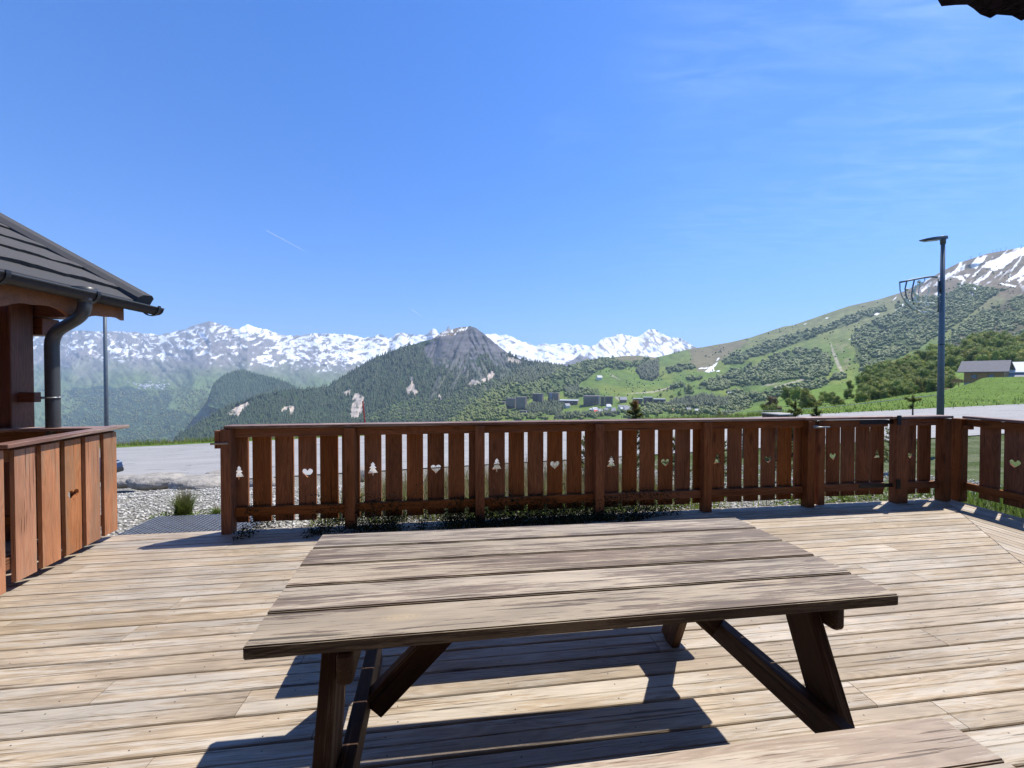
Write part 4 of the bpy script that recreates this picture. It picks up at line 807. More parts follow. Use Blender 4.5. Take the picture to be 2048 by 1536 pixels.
for a in range(5): _tp.append(tube_data([Vector((.01, 0, .3+a*.06)), Vector((.25*math.cos(a*2.1), .25*math.sin(a*2.1), .62+a*.07)), Vector((.42*math.cos(a*2.1), .42*math.sin(a*2.1), .95))], [.028, .016, .006], 5))
_tv, _tf = join(_tp); trunkm.from_pydata([tuple(q) for q in _tv], [], _tf); trunkm.materials.append(M_bark)
CR = [crown_mesh('crown', 20+i, M_crown) for i in range(5)]; CRY = [crown_mesh('crown', 40+i, M_crownb) for i in range(2)]; CRB = crown_mesh('crown', 60, M_crownbr, 500)
def tree(pos, r, mesh, label, group='broadleaf trees on the right-hand spur and slopes', name='broadleaf_tree', sq=1.25, trunk=True):
    e = bpy.data.objects.new(name, None); sc_m = Matrix.Translation(Vector(pos)) @ Matrix.Rotation(TR.uniform(0, 6.28), 4, 'Z') @ Matrix.Diagonal((r, r, r*sq, 1)); put(e, None, sc_m); e.empty_display_size = .2
    tag(e, label, 'tree', group)
    for nm, me in (('crown', mesh), ('trunk', trunkm)):
        if nm == 'trunk' and not trunk: continue
        o = bpy.data.objects.new(nm, me); C.objects.link(o); o.parent = e; W[o] = sc_m
    return e
GW = [GR((935, 1230), (930, 1150), (945, 1080), (1050, 1035), (1150, 985), (1260, 955), (1450, 910), (1560, 875), (1700, 830), (1850, 808), (2160, 812), (2160, 960), (1640, 960), (1560, 1060), (1540, 1125), (1450, 1160), (1200, 1195), (1050, 1215))]
X, Y, p = sample(shG, GW, 250, None, 12); o_ = np.argsort(-Y)
for i in o_: tree(p[i], TR.uniform(15, 24)*p[i][1]/F0*.62, CR[TR.integers(5)] if TR.random() < .8 else CRY[TR.integers(2)], 'bushy green broadleaf tree in the dense wood on the spur behind the chalet')
singles = [(c6(425, 1180), 15, 'round dark green tree, left one of a pair on the open meadow slope'), (c6(482, 1188), 17, 'round dark green tree, right one of a pair on the open meadow slope'), (c6(838, 1180), 14, 'solitary round dark tree in the middle of the bright meadow slope'), (c6(672, 1172), 9, 'small lone tree above the bushy row on the meadow slope'), (c6(856, 1112), 11, 'pale green lone tree high on the bright meadow slope'), (c6(1088, 1032), 12, 'lone tree at the upper tip of the bright meadow slope'),
           (c6(930, 1080), 12, 'dark tree at the head of the meadow where the hill wood begins'), (c6(440, 1230), 11, 'small round tree below the pair of dark meadow trees')]
for (q, r, lab) in singles:
    pp_ = shG.pos(q[0], max(q[1]+3, float(shG.it(shG.c, q[0]))+.5)); tree(pp_, r*pp_[1]/F0*.72, CR[TR.integers(5)], lab, None)
for q, r in (((650, 1235), 13), ((690, 1215), 15), ((725, 1225), 15), ((760, 1240), 13), ((800, 1240), 10)):
    x, y = c6(*q); pp_ = shG.pos(x, y); tree(pp_, r*pp_[1]/F0*.7, CR[TR.integers(5)], 'rounded bush-like tree in the short row at the foot of the meadow slope', 'row of round trees at the foot of the meadow slope')
x, y = c6(560, 1250); pp_ = shG.pos(x, y+6); tree(pp_, 30*pp_[1]/F0*.75, CRY[0], 'broad yellow-green tree just above the rail near the centre right', None)
x, y = c6(330, 1290); pp_ = shG.pos(x, y); tree(pp_, 22*pp_[1]/F0*.75, CRB, 'leafless reddish brown tree just above the rail', None)
x, y = c6(300, 1320); pp_ = shG.pos(x, y); tree(pp_, 20*pp_[1]/F0*.7, CR[1], 'grey-green bush in front of the reddish brown tree', None)
for q, r, lab in ((c6(985, 1235), 10, 'small pale bush in front of the wood at the meadow edge'), (c6(975, 1205), 10, 'yellowish bush at the front corner of the wood'), ((1440, 836), 12, 'yellow-green bush rising just above the rail, left of the small dark shrub'), ((1475, 838), 10, 'bushy green shrub right of the yellow-green bush above the rail')):
    pp_ = shG.pos(q[0], q[1]+4); tree(pp_, r*pp_[1]/F0*.75, CRY[TR.integers(2)], lab, None)
for q, r, lab in ((W5((1585, 620))[0], 11, 'round clump of trees alone on the open green piste'), (W5((1370, 640))[0], 5, 'small round tree beyond the three flat-roofed blocks'), (W5((1457, 655))[0], 5, 'small conical tree on the green slope right of the flat-roofed blocks'), (W5((1508, 640))[0], 7, 'tree pair on the green slope near the round clump'), (W5((1340, 795))[0], 5, 'small round tree on the lawn beyond the orange-tipped pine'), (W5((1270, 805))[0], 8, 'dark rounded bushes beside the orange-tipped pine'), (W5((1440, 775))[0], 7, 'dark tree beside the little pink cabin'), (W5((1530, 790))[0], 8, 'round tree right of the little pink cabin'), (W5((1600, 785))[0], 7, 'round tree left of the white-roofed cabin')):
    pp_ = shE.pos(q[0], q[1]+3); tree(pp_, r*pp_[1]/F0*.75, CR[TR.integers(5)], lab, None)
# ------------------------------------------------------------------ resort buildings
M_bdark = plain('dark_timber_cladding', (.15, .13, .125), .8, 0, .1, .2); M_bbrown = plain('brown_timber_cladding', (.27, .175, .13), .8, 0, .12, .2); M_bgrey = plain('pale_gable', (.34, .34, .36), .8); M_broof = plain('pale_flat_roof', (.40, .43, .46), .7); M_bal = plain('balcony_front', (.16, .145, .14), .8)
def block(name, corners, ytop, ybot, mat, label, nfl, gable=None, roofm=None, depth=.8, cat='building', group=None):
    """corners: px x of the facade edges; stands on the hillside"""
    x0, x1 = corners; pm = shE.pos((x0+x1)/2, ybot); d = pm[1]; a0, a1 = P(x0, ybot, d*1.0), P(x1, ybot, d*1.0); ht = P((x0+x1)/2, ytop, d).z-a0.z; wd = (a1-a0).length; e = empty(name, (a0+a1)/2, label, cat, group); c_ = at(e)
    dp_ = wd*depth; ang = math.radians(-14); dx = Vector((math.cos(ang), math.sin(ang), 0)); dn = Vector((-dx.y, dx.x, 0)); hw = wd*.46
    def q(u_, n_, z_): return c_+dx*u_+dn*n_+Z*z_
    M0 = frame(c_, dx, dn)
    obj('walls', box_bm((-hw, 0, -ht*.35), (hw, dp_, ht)), mat, e, M0); obj('roof', box_bm((-hw-.6, -.6, ht+.02), (hw+.6, dp_+.6, ht+.9)), roofm or M_bdark, e, M0)
    fh = ht/nfl; nb = max(3, int(wd/9)); bm = bmesh.new()
    for i in range(nfl):
        for j in range(nb):
            u0 = -hw+2*hw*(j+.12)/nb; u1 = -hw+2*hw*(j+.88)/nb
            if (i, j) != (nfl-1, 0): b_ = bmesh.new(); box_bm((u0, -1.3, i*fh+.25), (u1, -.02, i*fh+fh*.42), bm=b_); me_ = bpy.data.meshes.new('t'); b_.to_mesh(me_); b_.free(); bm.from_mesh(me_); bpy.data.meshes.remove(me_)
    obj('balcony_tiers', bm, M_bal, e, M0)
    bm = bmesh.new()
    for i in range(nfl):
        b_ = bmesh.new(); box_bm((-hw*.95, -.06, i*fh+fh*.48), (hw*.95, -.01, i*fh+fh*.85), bm=b_); me_ = bpy.data.meshes.new('t'); b_.to_mesh(me_); b_.free(); bm.from_mesh(me_); bpy.data.meshes.remove(me_)
    obj('glazing_bands', bm, M_glass, e, M0)
    if gable: obj('gable_strip', box_bm((hw*gable[0], -1.6, -ht*.2), (hw*gable[1], -1.35, ht+.2)), M_bgrey, e, M0)
    return e
def B5(a, b, t, bt): return (c5(a, 0)[0], c5(b, 0)[0]), c5(0, t)[1], c5(0, bt)[1]
def blk(nm, a, b, t, bt, *r, **k): co, yt, yb = B5(a, b, t, bt); return block(nm, co, yt, yb, *r, **k)
blk('apartment_tower', 193, 268, 672, 748, M_bdark, 'dark apartment tower, lower half of the leftmost pair', 8)
blk('apartment_tower', 268, 348, 663, 752, M_bdark, 'dark apartment tower, taller half of the leftmost pair', 9)
blk('apartment_tower', 395, 475, 638, 720, M_bdark, 'dark tower standing alone between the leftmost pair and the paler tower', 9)
blk('apartment_tower', 513, 598, 632, 702, M_bbrown, 'brownish tower with pale gable strip behind the conifers', 8, gable=(-.55, -.25))
blk('apartment_block', 590, 745, 688, 722, M_bbrown, 'long low building right of the brownish tower', 3, roofm=M_broof)
blk('apartment_block', 780, 912, 655, 726, M_bbrown, 'wide brown slab block with a pale vertical gable strip', 7, gable=(.8, .98))
blk('apartment_block', 912, 946, 658, 724, M_bbrown, 'narrow brown link block right of the pale gable strip', 7)
blk('apartment_block', 946, 1008, 658, 722, M_bdark, 'dark end block of the wide slab with stacked balconies', 7)
blk('apartment_block', 1162, 1235, 674, 712, M_bdark, 'dark flat-roofed block, leftmost of the three with pale roofs', 3, roofm=M_broof)
blk('apartment_block', 1242, 1312, 664, 714, M_bbrown, 'reddish flat-roofed block, tallest of the three with pale roofs', 4, roofm=M_broof)
blk('apartment_block', 1320, 1408, 678, 716, M_bdark, 'dark flat-roofed block, rightmost of the three with pale roofs', 3, roofm=M_broof)
blk('apartment_block', 1400, 1460, 700, 716, M_bdark, 'very low dark building right of the three flat-roofed blocks', 2)
blk('apartment_block', 100, 190, 700, 716, M_bdark, 'low dark building left of the leftmost tower pair', 2)
blk('apartment_block', 296, 352, 766, 790, M_bgrey, 'low pale building below the leftmost tower pair', 2)
M_h = [plain('house_'+n, c, .8) for n, c in (('white', (.7, .69, .66)), ('grey', (.32, .32, .33)), ('orange', (.62, .33, .2)), ('red', (.6, .06, .03)), ('brown', (.16, .11, .08)))]
def house_mesh(name, mw, mr):
    v = [(-.5, -.4, -.3), (.5, -.4, -.3), (.5, .4, -.3), (-.5, .4, -.3), (-.5, -.4, .5), (.5, -.4, .5), (.5, .4, .5), (-.5, .4, .5), (-.5, 0, .85), (.5, 0, .85), (-.58, -.5, .42), (.58, -.5, .42), (.58, 0, .9), (-.58, 0, .9), (.58, .5, .42), (-.58, .5, .42)]
    me = bpy.data.meshes.new(name); me.from_pydata(v, [], [(0, 1, 5, 4), (1, 2, 6, 9, 5), (2, 3, 7, 6), (3, 0, 4, 8, 7), (10, 11, 12, 13), (13, 12, 14, 15)]); me.materials.append(mw); me.materials.append(mr)
    for i in (4, 5): me.polygons[i].material_index = 1
    return me
HM = {k: house_mesh('house', M_h[a], M_h[b]) for k, (a, b) in dict(ww=(0, 1), wg=(0, 0), gb=(4, 1), oo=(2, 2), rr=(3, 3), bw=(4, 0)).items()}
def house(x, y, wpx, key, label, group=None, sheet=None):
    p = (sheet or shE).pos(x, y); s = wpx*p[1]/F0; o = bpy.data.objects.new('small_house', HM[key]); put(o, None, Matrix.Translation(Vector(p)) @ Matrix.Rotation(TR.uniform(-.6, .6), 4, 'Z') @ Matrix.Diagonal((s, s, s, 1))); return tag(o, label, 'house', group)
for q, wpx, k, lab in (((875, 788), 9, 'rr', 'small bright red-roofed house among the resort trees'), ((1465, 773), 7, 'oo', 'little pink-orange cabin between dark trees on the lawn'), ((1648, 777), 8, 'wg', 'little white-roofed cabin right of the orange cabin'), ((1580, 767), 8, 'gb', 'small brown shed between the orange and white cabins'), ((1085, 700), 12, 'gb', 'brown gabled chalet right of the wide slab block'), ((660, 742), 10, 'ww', 'white low house among conifers below the brownish tower'), ((1112, 770), 9, 'ww', 'grey-roofed white house at the bottom of the resort'), ((1900, 648), 8, 'wg', 'tiny white hut alone on the green slope'), ((905, 527), 9, 'wg', 'tiny white lift hut on the upper meadow'), ((885, 775), 9, 'ww', 'pale house directly above the red roof'), ((955, 770), 8, 'ww', 'pale house right of the red roof')):
    x, y = c5(*q); house(x, y, wpx, k, lab)
for i in range(16): x, y = c5(TR.uniform(820, 1180), TR.uniform(735, 780)); house(x, y, TR.uniform(5, 9), ('ww', 'gb', 'wg', 'bw')[i % 4], 'small house partly hidden in trees below the resort blocks', 'houses below the resort')
for i in range(60): x, y = c3(860+TR.normal(0, 1)*85+60, 650+TR.normal(0, 1)*13); house(x, y, TR.uniform(1.6, 3.4), 'wg' if i % 3 else 'ww', 'tiny pale house in the distant village on the left mountainside', 'village houses on the far mountainside', shA)
# lift pylons
def pylon(x, y, hpx, sheet, label, group):
    p = sheet.pos(x, y); s = hpx*p[1]/F0; o = obj('lift_pylon', join([tube_data([Vector((0, 0, -.1)), Vector((0, 0, 1))], [.045, .03], 6), tube_data([Vector((-.32, 0, .96)), Vector((.32, 0, .96))], .03, 5), tube_data([Vector((-.32, 0, .96)), Vector((-.32, 0, .88))], .03, 5), tube_data([Vector((.32, 0, .96)), Vector((.32, 0, .88))], .03, 5)]), M_lamp, None, Matrix.Translation(Vector(p)) @ Matrix.Diagonal((s, s, s, 1))); tag(o, label, 'lift pylon', group)
for q in ((1235, 640), (1258, 630), (1500, 552), (1540, 530), (1640, 500), (1895, 460), (1110, 610)): x, y = c5(*q); pylon(x, y, 6.5, shE, 'small lift pylon standing on the green ski slope', 'lift pylons on the green slope')
for q in ((1836, 182), (1862, 178), (1888, 172), (1925, 166), (2028, 150), (1745, 205), (1685, 228)): x, y = c6(*q); y = float(shE.it(shE.c, x)); pylon(x, y+1, 6, shE, 'tiny lift pylon on the skyline of the snow-patched summit', 'lift pylons on the right-hand summit')
# ------------------------------------------------------------------ chalet beyond the meadow, far right
c0 = P(1927.6, 768, 130); c0.z = -1.5; EH = Vector((.5, -.866, 0)); NH = Vector((.866, .5, 0)); LH = 8.4
ch = empty('chalet', c0, 'wooden chalet with grey roof standing behind the grassy mound on the right', 'chalet'); zE_, zR_ = P(1950, 743, 128).z, P(1950, 722.4, 133).z
def hp(u_, n_, z_): return c0+EH*u_+NH*n_+Z*(z_-c0.z)
M_chw = wood('chalet_boards', (.36, .19, .075), (.52, .29, .12), (.1, .05, .02), .7); M_chr = plain('slate_roof', (.115, .115, .13), .8, 0, .12, 1.2)
m0 = frame(c0, EH, NH)
obj('wall', box_bm((0, 0, 1.6), (LH, 9, zE_-c0.z)), M_chw, ch, m0); obj('stone_base', box_bm((.02, .03, -1), (LH-.02, 8.9, 1.598)), M_rock, ch, m0)
bm = bmesh.new(); gz = zE_-c0.z; rz = zR_-c0.z
vs = [bm.verts.new(q) for q in ((LH-.02, .1, gz), (LH-.02, 8.9, gz), (LH-.02, 4.5, rz-.25), (LH-.3, .1, gz), (LH-.3, 8.9, gz), (LH-.3, 4.5, rz-.25))]
for f in ((0, 1, 2), (3, 5, 4), (0, 2, 5, 3), (1, 4, 5, 2), (0, 3, 4, 1)): bm.faces.new([vs[i] for i in f])
obj('gable', bm, M_chw, ch, m0)
for sg, nm in ((1, 0), (-1, 9)):
    a = Vector((-1.4, nm-1.3*sg, gz-.1)); b = Vector((-1.4, 4.5, rz)); bm = bmesh.new(); vs = [bm.verts.new(q) for q in (a, a+Vector((LH+2.6, 0, 0)), b+Vector((LH+2.2, 0, 0)), b)]+[bm.verts.new(q-Vector((0, 0, .22))) for q in (a, a+Vector((LH+2.6, 0, 0)), b+Vector((LH+2.2, 0, 0)), b)]
    for f in ((0, 1, 2, 3), (7, 6, 5, 4), (0, 4, 5, 1), (1, 5, 6, 2), (2, 6, 7, 3), (3, 7, 4, 0)): bm.faces.new([vs[i] for i in f])
    obj('roof', bm, M_chr, ch, m0)
for u_ in (1.6, 5.2):
    wf = obj('window', box_bm((u_, -.06, 2.9), (u_+1.25, .05, 4.3)), M_hut, ch, m0); obj('pane', box_bm((u_+.08, -.075, 3.0), (u_+1.17, -.065, 4.2)), M_glass, wf, m0)
obj('balcony', box_bm((-3.0, -.3, 1.5), (-.02, 5, 1.75)), M_chw, ch, m0); obj('balcony_rail', box_bm((-3.0, -.34, 1.76), (-.02, -.26, 2.6)), M_chw, ch, m0)
for u_ in (-2.6, -1.2): obj('balcony_post', box_bm((u_, -.2, -2), (u_+.2, 0, 1.49)), M_chw, ch, m0)
obj('lower_deck', box_bm((-5.0, -.4, -.9), (-.02, 4, -.6)), M_chw, ch, m0)
c1 = P(2040, 768, 122); c1.z = -1.0; ch2 = empty('chalet', c1, 'partly visible chalet with pale snow-speckled stone roof at the right edge', 'chalet'); m1_ = frame(c1, Vector((.77, -.64, 0)), Vector((.64, .77, 0)))
obj('wall', box_bm((-3.4, 6, 0), (9, 14, 5.2)), M_white, ch2, m1_); obj('porch', box_bm((-2.2, 3.4, 0), (9, 5.99, 2.3)), M_concrete, ch2, m1_)
for sg, n0_, n1_, z0_, z1_, mm_, nm_ in ((1, 4.8, 10, 4.6, 8.0, M_h[0], 'roof'), (1, 2.6, 5.4, 2.5, 4.3, M_h[1], 'porch_roof')):
    bm = bmesh.new(); L0, L1 = (-4.0 if nm_ == 'roof' else -2.6), 9.5; vs = [bm.verts.new(q) for q in ((L0, n0_, z0_), (L1, n0_, z0_), (L1, n1_, z1_), (L0+1.2, n1_, z1_), (L0, n0_, z0_-.25), (L1, n0_, z0_-.25), (L1, n1_, z1_-.25), (L0+1.2, n1_, z1_-.25))]
    for f in ((0, 1, 2, 3), (7, 6, 5, 4), (0, 4, 5, 1), (1, 5, 6, 2), (2, 6, 7, 3), (3, 7, 4, 0)): bm.faces.new([vs[i] for i in f])
    obj(nm_, bm, mm_, ch2, m1_)
#==MID==
# ------------------------------------------------------------------ street lamps
def lamp(base, ztop, r0, r1, label, deco=False):
    e = empty('street_lamp', base, label, 'street lamp'); b = Vector(base); t = Vector((b.x, b.y, ztop))
    tube('pole', [b, b+Z*((ztop-b.z)*.5), t], [r0, (r0+r1)/2+.004, r1], M_pole, e, 16); zj = b.z+(ztop-b.z)*.52
    tube('pole_joint', [Vector((b.x, b.y, zj)), Vector((b.x, b.y, zj+.03))], r0*.82, M_black, e, 16)
    hd = Vector((-1, .0, -.10)).normalized(); bm = bmesh.new(); segs = [(-.10, .055, .065), (0, .075, .07), (.12, .10, .055), (.35, .13, .05), (.58, .10, .032), (.72, .035, .012)]; side = Vector((0, 1, 0)); up = hd.cross(side); up = up if up.z > 0 else -up; rings = []
    for (a, w_, h_) in segs:
        c_ = t+Z*.03+hd*a; rings.append([bm.verts.new(c_+side*sx_*w_+up*sz_*h_-at(e)) for sx_, sz_ in ((-1, -.6), (-.8, .8), (0, 1.1), (.8, .8), (1, -.6), (0, -.7))])
    for i in range(len(rings)-1):
        for j in range(6): bm.faces.new([rings[i][j], rings[i][(j+1) % 6], rings[i+1][(j+1) % 6], rings[i+1][j]])
    bm.faces.new(rings[0]); bm.faces.new(rings[-1][::-1]); obj('lamp_head', bm, M_lamp, e); tube('socket', [t-Z*.16, t+Z*.06], [.065, .07], M_lamp, e, 14)
    obj('lamp_glass', box_bm((-.5, -.07, -.008), (-.06, .07, .004)), M_zinc, e, Matrix.Translation(t-Z*.018+Vector((-.05, 0, 0))) @ Matrix.Rotation(math.radians(-6), 4, 'Y'))
    return e
LD = 12.0; lb = P(1880.5, 830, LD); lt = P(1884.5, 478, LD); lp = lamp((lb.x, lb.y, ground_z(np.array(lb.x), np.array(lb.y)).item()-.05), lt.z, .088, .050, 'grey street lamp with unlit wire Christmas decoration, right of the terrace')
l2 = P(213, 850, 14.0); lamp((l2.x, l2.y, ground_z(np.array(l2.x), np.array(l2.y)).item()-.05), 5.15, .066, .045, 'slim grey lamp pole passing behind the hut roof on the left')
def c8(x, y): return 1760+x/6.98, 440+y/6.98
def DP(x, y): q = c8(x, y); return P(q[0], q[1], LD-.02)
deco = empty('christmas_light_frame', DP(820, 1000), 'wire Christmas light frame with garland and bulbs hung on the right street lamp', 'decoration')
def dt(nm, pts, r, mat): tube(nm, [DP(*q) for q in pts], r, mat, deco, 6)
dt('top_bar', [(275, 870), (450, 835), (640, 800), (735, 790), (800, 800)], .028, M_pole)
dt('outer_wire', [(275, 870), (280, 980), (310, 1070), (360, 1150), (450, 1240), (540, 1275), (680, 1290), (790, 1290)], .018, M_zinc)
dt('drop_wire', [(375, 850), (350, 960), (365, 1060), (400, 1140)], .02, M_pole); dt('drop_wire', [(480, 835), (455, 940), (440, 1060), (470, 1180)], .02, M_pole); dt('drop_wire', [(625, 805), (625, 850), (560, 920), (520, 1060), (540, 1180)], .012, M_zinc)
DR = random.Random(3)
def wig(pts, amp, n):
    out_ = []
    for i in range(len(pts)-1):
        for k in range(n): t = k/n; out_.append((pts[i][0]*(1-t)+pts[i+1][0]*t+DR.uniform(-amp, amp), pts[i][1]*(1-t)+pts[i+1][1]*t+DR.uniform(-amp, amp)))
    return out_+[pts[-1]]
dt('garland', wig([(540, 850), (560, 890), (480, 950), (470, 1010), (520, 1050), (470, 1100), (500, 1150)], 16, 7), .034, M_garland)
dt('garland', wig([(340, 1100), (420, 1140), (520, 1155), (640, 1160), (760, 1165)], 12, 7), .026, M_garland)
dt('garland', wig([(350, 1130), (430, 1200), (500, 1260), (560, 1285), (680, 1290)], 12, 7), .026, M_garland)
dt('garland', wig([(700, 930), (650, 1040), (640, 1140), (560, 1200), (760, 1290)], 12, 6), .018, M_garland)
for q, r in (((660, 1195), .05), ((795, 1068), .035), ((380, 970), .04), ((835, 1045), .025), ((500, 1150), .045)):
    bm = bmesh.new(); bmesh.ops.create_icosphere(bm, subdivisions=2, radius=r); obj('bulb', bm, M_garland, deco, Matrix.Translation(DP(*q)), True)
tube('mount_bar', [DP(815, 820), DP(815, 1290)], .02, M_pole, deco, 6); tube('mount_box', [DP(830, 850), DP(835, 1010)], .035, M_black, deco, 8); tube('strap', [DP(815, 873), DP(905, 873)], .01, M_zinc, deco, 6); tube('strap', [DP(815, 1135), DP(905, 1135)], .01, M_zinc, deco, 6)
# red snow pole beyond the road
rp0 = P(733, 872, 31); o = obj('snow_pole', tube_data([Vector((0, 0, -.5)), P(725.5, 802, 31)-Vector((rp0.x, rp0.y, rp0.z))], .055, 8), M_red, None, Matrix.Translation(rp0)); tag(o, 'thin leaning red snow pole beyond the road', 'snow pole')
# ------------------------------------------------------------------ boulders
def boulder(x, y, d, wpx, hpx, seed, label):
    c_ = P(x, y, d); r = np.random.default_rng(seed); bm = bmesh.new(); bmesh.ops.create_icosphere(bm, subdivisions=4, radius=1); w_ = wpx*d/F0/2; h_ = hpx*d/F0/2; o1 = r.uniform(0, 50)
    for v in bm.verts:
        p = v.co.copy(); k = 1+.30*(float(fbm(p.x*1.3+o1, p.y*1.3+p.z*1.1, 3, seed))-.5)+.10*(float(fbm(p.x*5+o1, p.z*5+p.y*3, 3, seed+4))-.5); p = p*k; p.x = max(-.88, min(.9, p.x)); p.z = max(-.8, min(.82, p.z)); v.co = Vector((p.x*w_*1.1, p.y*w_*.7, p.z*h_*1.25))
    o = obj('boulder', bm, M_rock, None, Matrix.Translation(c_), True); tag(o, label, 'boulder', None)
boulder(247, 963, 15.0, 62, 22, 1, 'pale boulder in front of the parked car, half hidden by the open gate'); boulder(315, 962, 14.6, 100, 26, 2, 'long flat-topped granite boulder at the road edge in the gateway'); boulder(400, 968, 13.6, 110, 28, 3, 'broad pale boulder left of the long balustrade end post'); boulder(448, 956, 14.4, 80, 26, 4, 'pale boulder just behind the end post of the long balustrade'); boulder(528, 972, 13, 60, 30, 5, 'white boulder seen between the first pickets of the long balustrade'); boulder(727, 948, 13.5, 60, 26, 6, 'white boulder behind the second post of the long balustrade')
# ------------------------------------------------------------------ metal grating outside the gateway
parts = []; gz_ = -.03
for i in range(28):
    s = -1.06+i*.043; parts.append(tube_data([fp(s, .09, gz_), fp(s+.0, .62, gz_)], .0065, 4, False))
for i in range(17): n = .09+i*.033; parts.append(tube_data([fp(-1.06, n, gz_+.001), fp(.12, n, gz_+.001)], .0055, 4, False))
vs, fs = join(parts); g0_ = fp(-.2, .3, gz_); o = obj('grating', ([Vector(q)-g0_ for q in vs], fs), M_zinc, None, Matrix.Translation(g0_)); tag(o, 'flat metal grating step outside the open gateway', 'grating')
# ------------------------------------------------------------------ plants
PR = np.random.default_rng(31)
def blades(name, base, h, wd, lean, mat, parent=None, M=None, seg=3):
    """tapering bent blades; base (n,3)"""
    n = len(base); an = PR.uniform(0, 6.283, n); dx, dy = np.cos(an), np.sin(an); sx_, sy_ = -dy, dx; rows = []
    for k in range(seg+1):
        t = k/seg; w_ = wd*(1-t*.95); c_ = base+np.stack([dx*lean*t*t, dy*lean*t*t, h*(t-.18*t*t*np.minimum(lean/np.maximum(h, .01), 1.5))], -1)
        rows.append(c_+np.stack([sx_*w_, sy_*w_, 0*w_], -1)); rows.append(c_-np.stack([sx_*w_, sy_*w_, 0*w_], -1))
    v = np.stack(rows, 1).reshape(-1, 3); f = np.array([(2*k, 2*k+1, 2*k+3, 2*k+2) for k in range(seg)]); f = (f[None]+2*(seg+1)*np.arange(n)[:, None, None]).reshape(-1, 4); return npmesh(name, v, f, mat, parent, M)
def leaves(pts, size, flat=.6):
    n = len(pts); nr = PR.normal(0, 1, (n, 3)); nr[:, 2] += flat; nr /= np.linalg.norm(nr, axis=1)[:, None]; t = np.cross(nr, PR.normal(0, 1, (n, 3))); t /= np.linalg.norm(t, axis=1)[:, None]; b = np.cross(nr, t); s = size[:, None]
    return np.stack([pts+t*s, pts+b*s*.55, pts-t*s, pts-b*s*.55], 1).reshape(-1, 3), np.arange(n*4).reshape(-1, 4)
def sn(s, n, z=0): return np.stack([A0.x+s*U.x+n*V.x, A0.y+s*U.y+n*V.y, z+0*s], -1)
def gpts(s, n):
    p = sn(s, n); p[:, 2] = ground_z(p[:, 0], p[:, 1]); return p
# creeping shrub along the foot of the fence, spilling on the deck
def creeper():
    S, N_, Zz = [], [], []; k = 60000
    s = PR.uniform(.15, 4.5, k); dens = sst(fbm(s*1.7, s*0, 3, 3), .25, .5)*np.interp(s, [.15, .8, 1.5, 2.6, 3.6, 4.5], [.7, .9, 1, 1, .9, .15]); keep = PR.random(k) < dens; s = s[keep]; k = len(s)
    ext = (.10+.24*fbm(s*3.1, s*0+2, 3, 5))*np.interp(s, [.15, 1, 2.5, 3.6, 4.5], [.9, .9, 1, 1, .6]); n = PR.uniform(-1, 1.4, k); n = np.where(n < 0, n*ext, n*.42); hgt = (.06+.36*fbm(s*4, n*5, 3, 7))*np.clip(1-np.abs(n)/.6, .15, 1)*np.where(n < -.06, .35, 1); z = PR.uniform(.0, 1, k)**1.1*hgt+np.where(n > .06, -.05, .004)
    a = leaves(np.stack([sn(s, n)[:, 0], sn(s, n)[:, 1], z], -1), PR.uniform(.006, .013, k)); V_, F_ = [a[0]], [a[1]]; off = len(a[0]); return V_, F_, off
V_, F_, off = creeper(); tag(npmesh('creeping_shrub', np.concatenate(V_), np.concatenate(F_), M_leafdark), 'dark small-leaved creeping shrub spilling under the long balustrade onto the deck', None, None, 'stuff')
# arching twigs with leaves in front of pickets
TWG = []
for i in range(30):
    s0 = PR.uniform(.5, 3.9); n0_ = PR.uniform(-.02, .35); hh = PR.uniform(.15, .42); le = PR.uniform(-.3, .3); nn2 = n0_-PR.uniform(.05, .3)*(PR.random() < .5); p0, p1, p2 = fp(s0, n0_, -.02), fp(s0+le*.4, (n0_+nn2)/2, hh), fp(s0+le, nn2, hh*PR.uniform(.5, 1.1))
    TWG.append([p0*(1-t)**2+p1*2*t*(1-t)+p2*t*t for t in [j/6 for j in range(7)]])
vs, fs = join([tube_data(q, .0022, 4, False) for q in TWG]); o = obj('shrub_twigs', (vs, fs), M_bark); tag(o, 'thin bare twigs arching out of the creeping shrub', None, None, 'stuff')
lp_ = []
for q in TWG:
    for a in q[2:]:
        for _ in range(5): lp_.append(np.array(a)+PR.normal(0, .014, 3))
a = leaves(np.array(lp_), PR.uniform(.005, .010, len(lp_))); tag(npmesh('twig_leaves', a[0], a[1], M_leafdark), 'small dark leaves on the arching twigs', None, None, 'stuff')
# planted bed behind the fence: dry perennials, grass
k = 5200; s = PR.uniform(.6, 5.0, k); n = PR.uniform(.35, 3.2, k); keep = PR.random(k) < np.interp(s, [.6, 1.6, 5], [.5, 1, .8]); s, n = s[keep], n[keep]; b = gpts(s, n); k = len(s)
tag(blades('dry_perennials', b, PR.uniform(.18, .55, k)*np.interp(s, [.6, 1.6, 3], [.8, .95, 1.1]), np.full(k, .0045), PR.uniform(.02, .22, k), M_dry), 'brownish dry perennial stems in the bed behind the long balustrade', None, None, 'stuff')
k = 6500; s = PR.uniform(.6, 7.8, k); n = PR.uniform(.12, 3.2, k); keep = PR.random(k) < np.where(s > 5.2, np.where(n > 1.4, .0, .25), .9); s, n = s[keep], n[keep]; b = gpts(s, n); k = len(s)
tag(blades('bed_grass', b, PR.uniform(.07, .38, k), np.full(k, .005), PR.uniform(.02, .2, k), M_grassb), 'green grass growing in the bed behind the long balustrade', None, None, 'stuff')
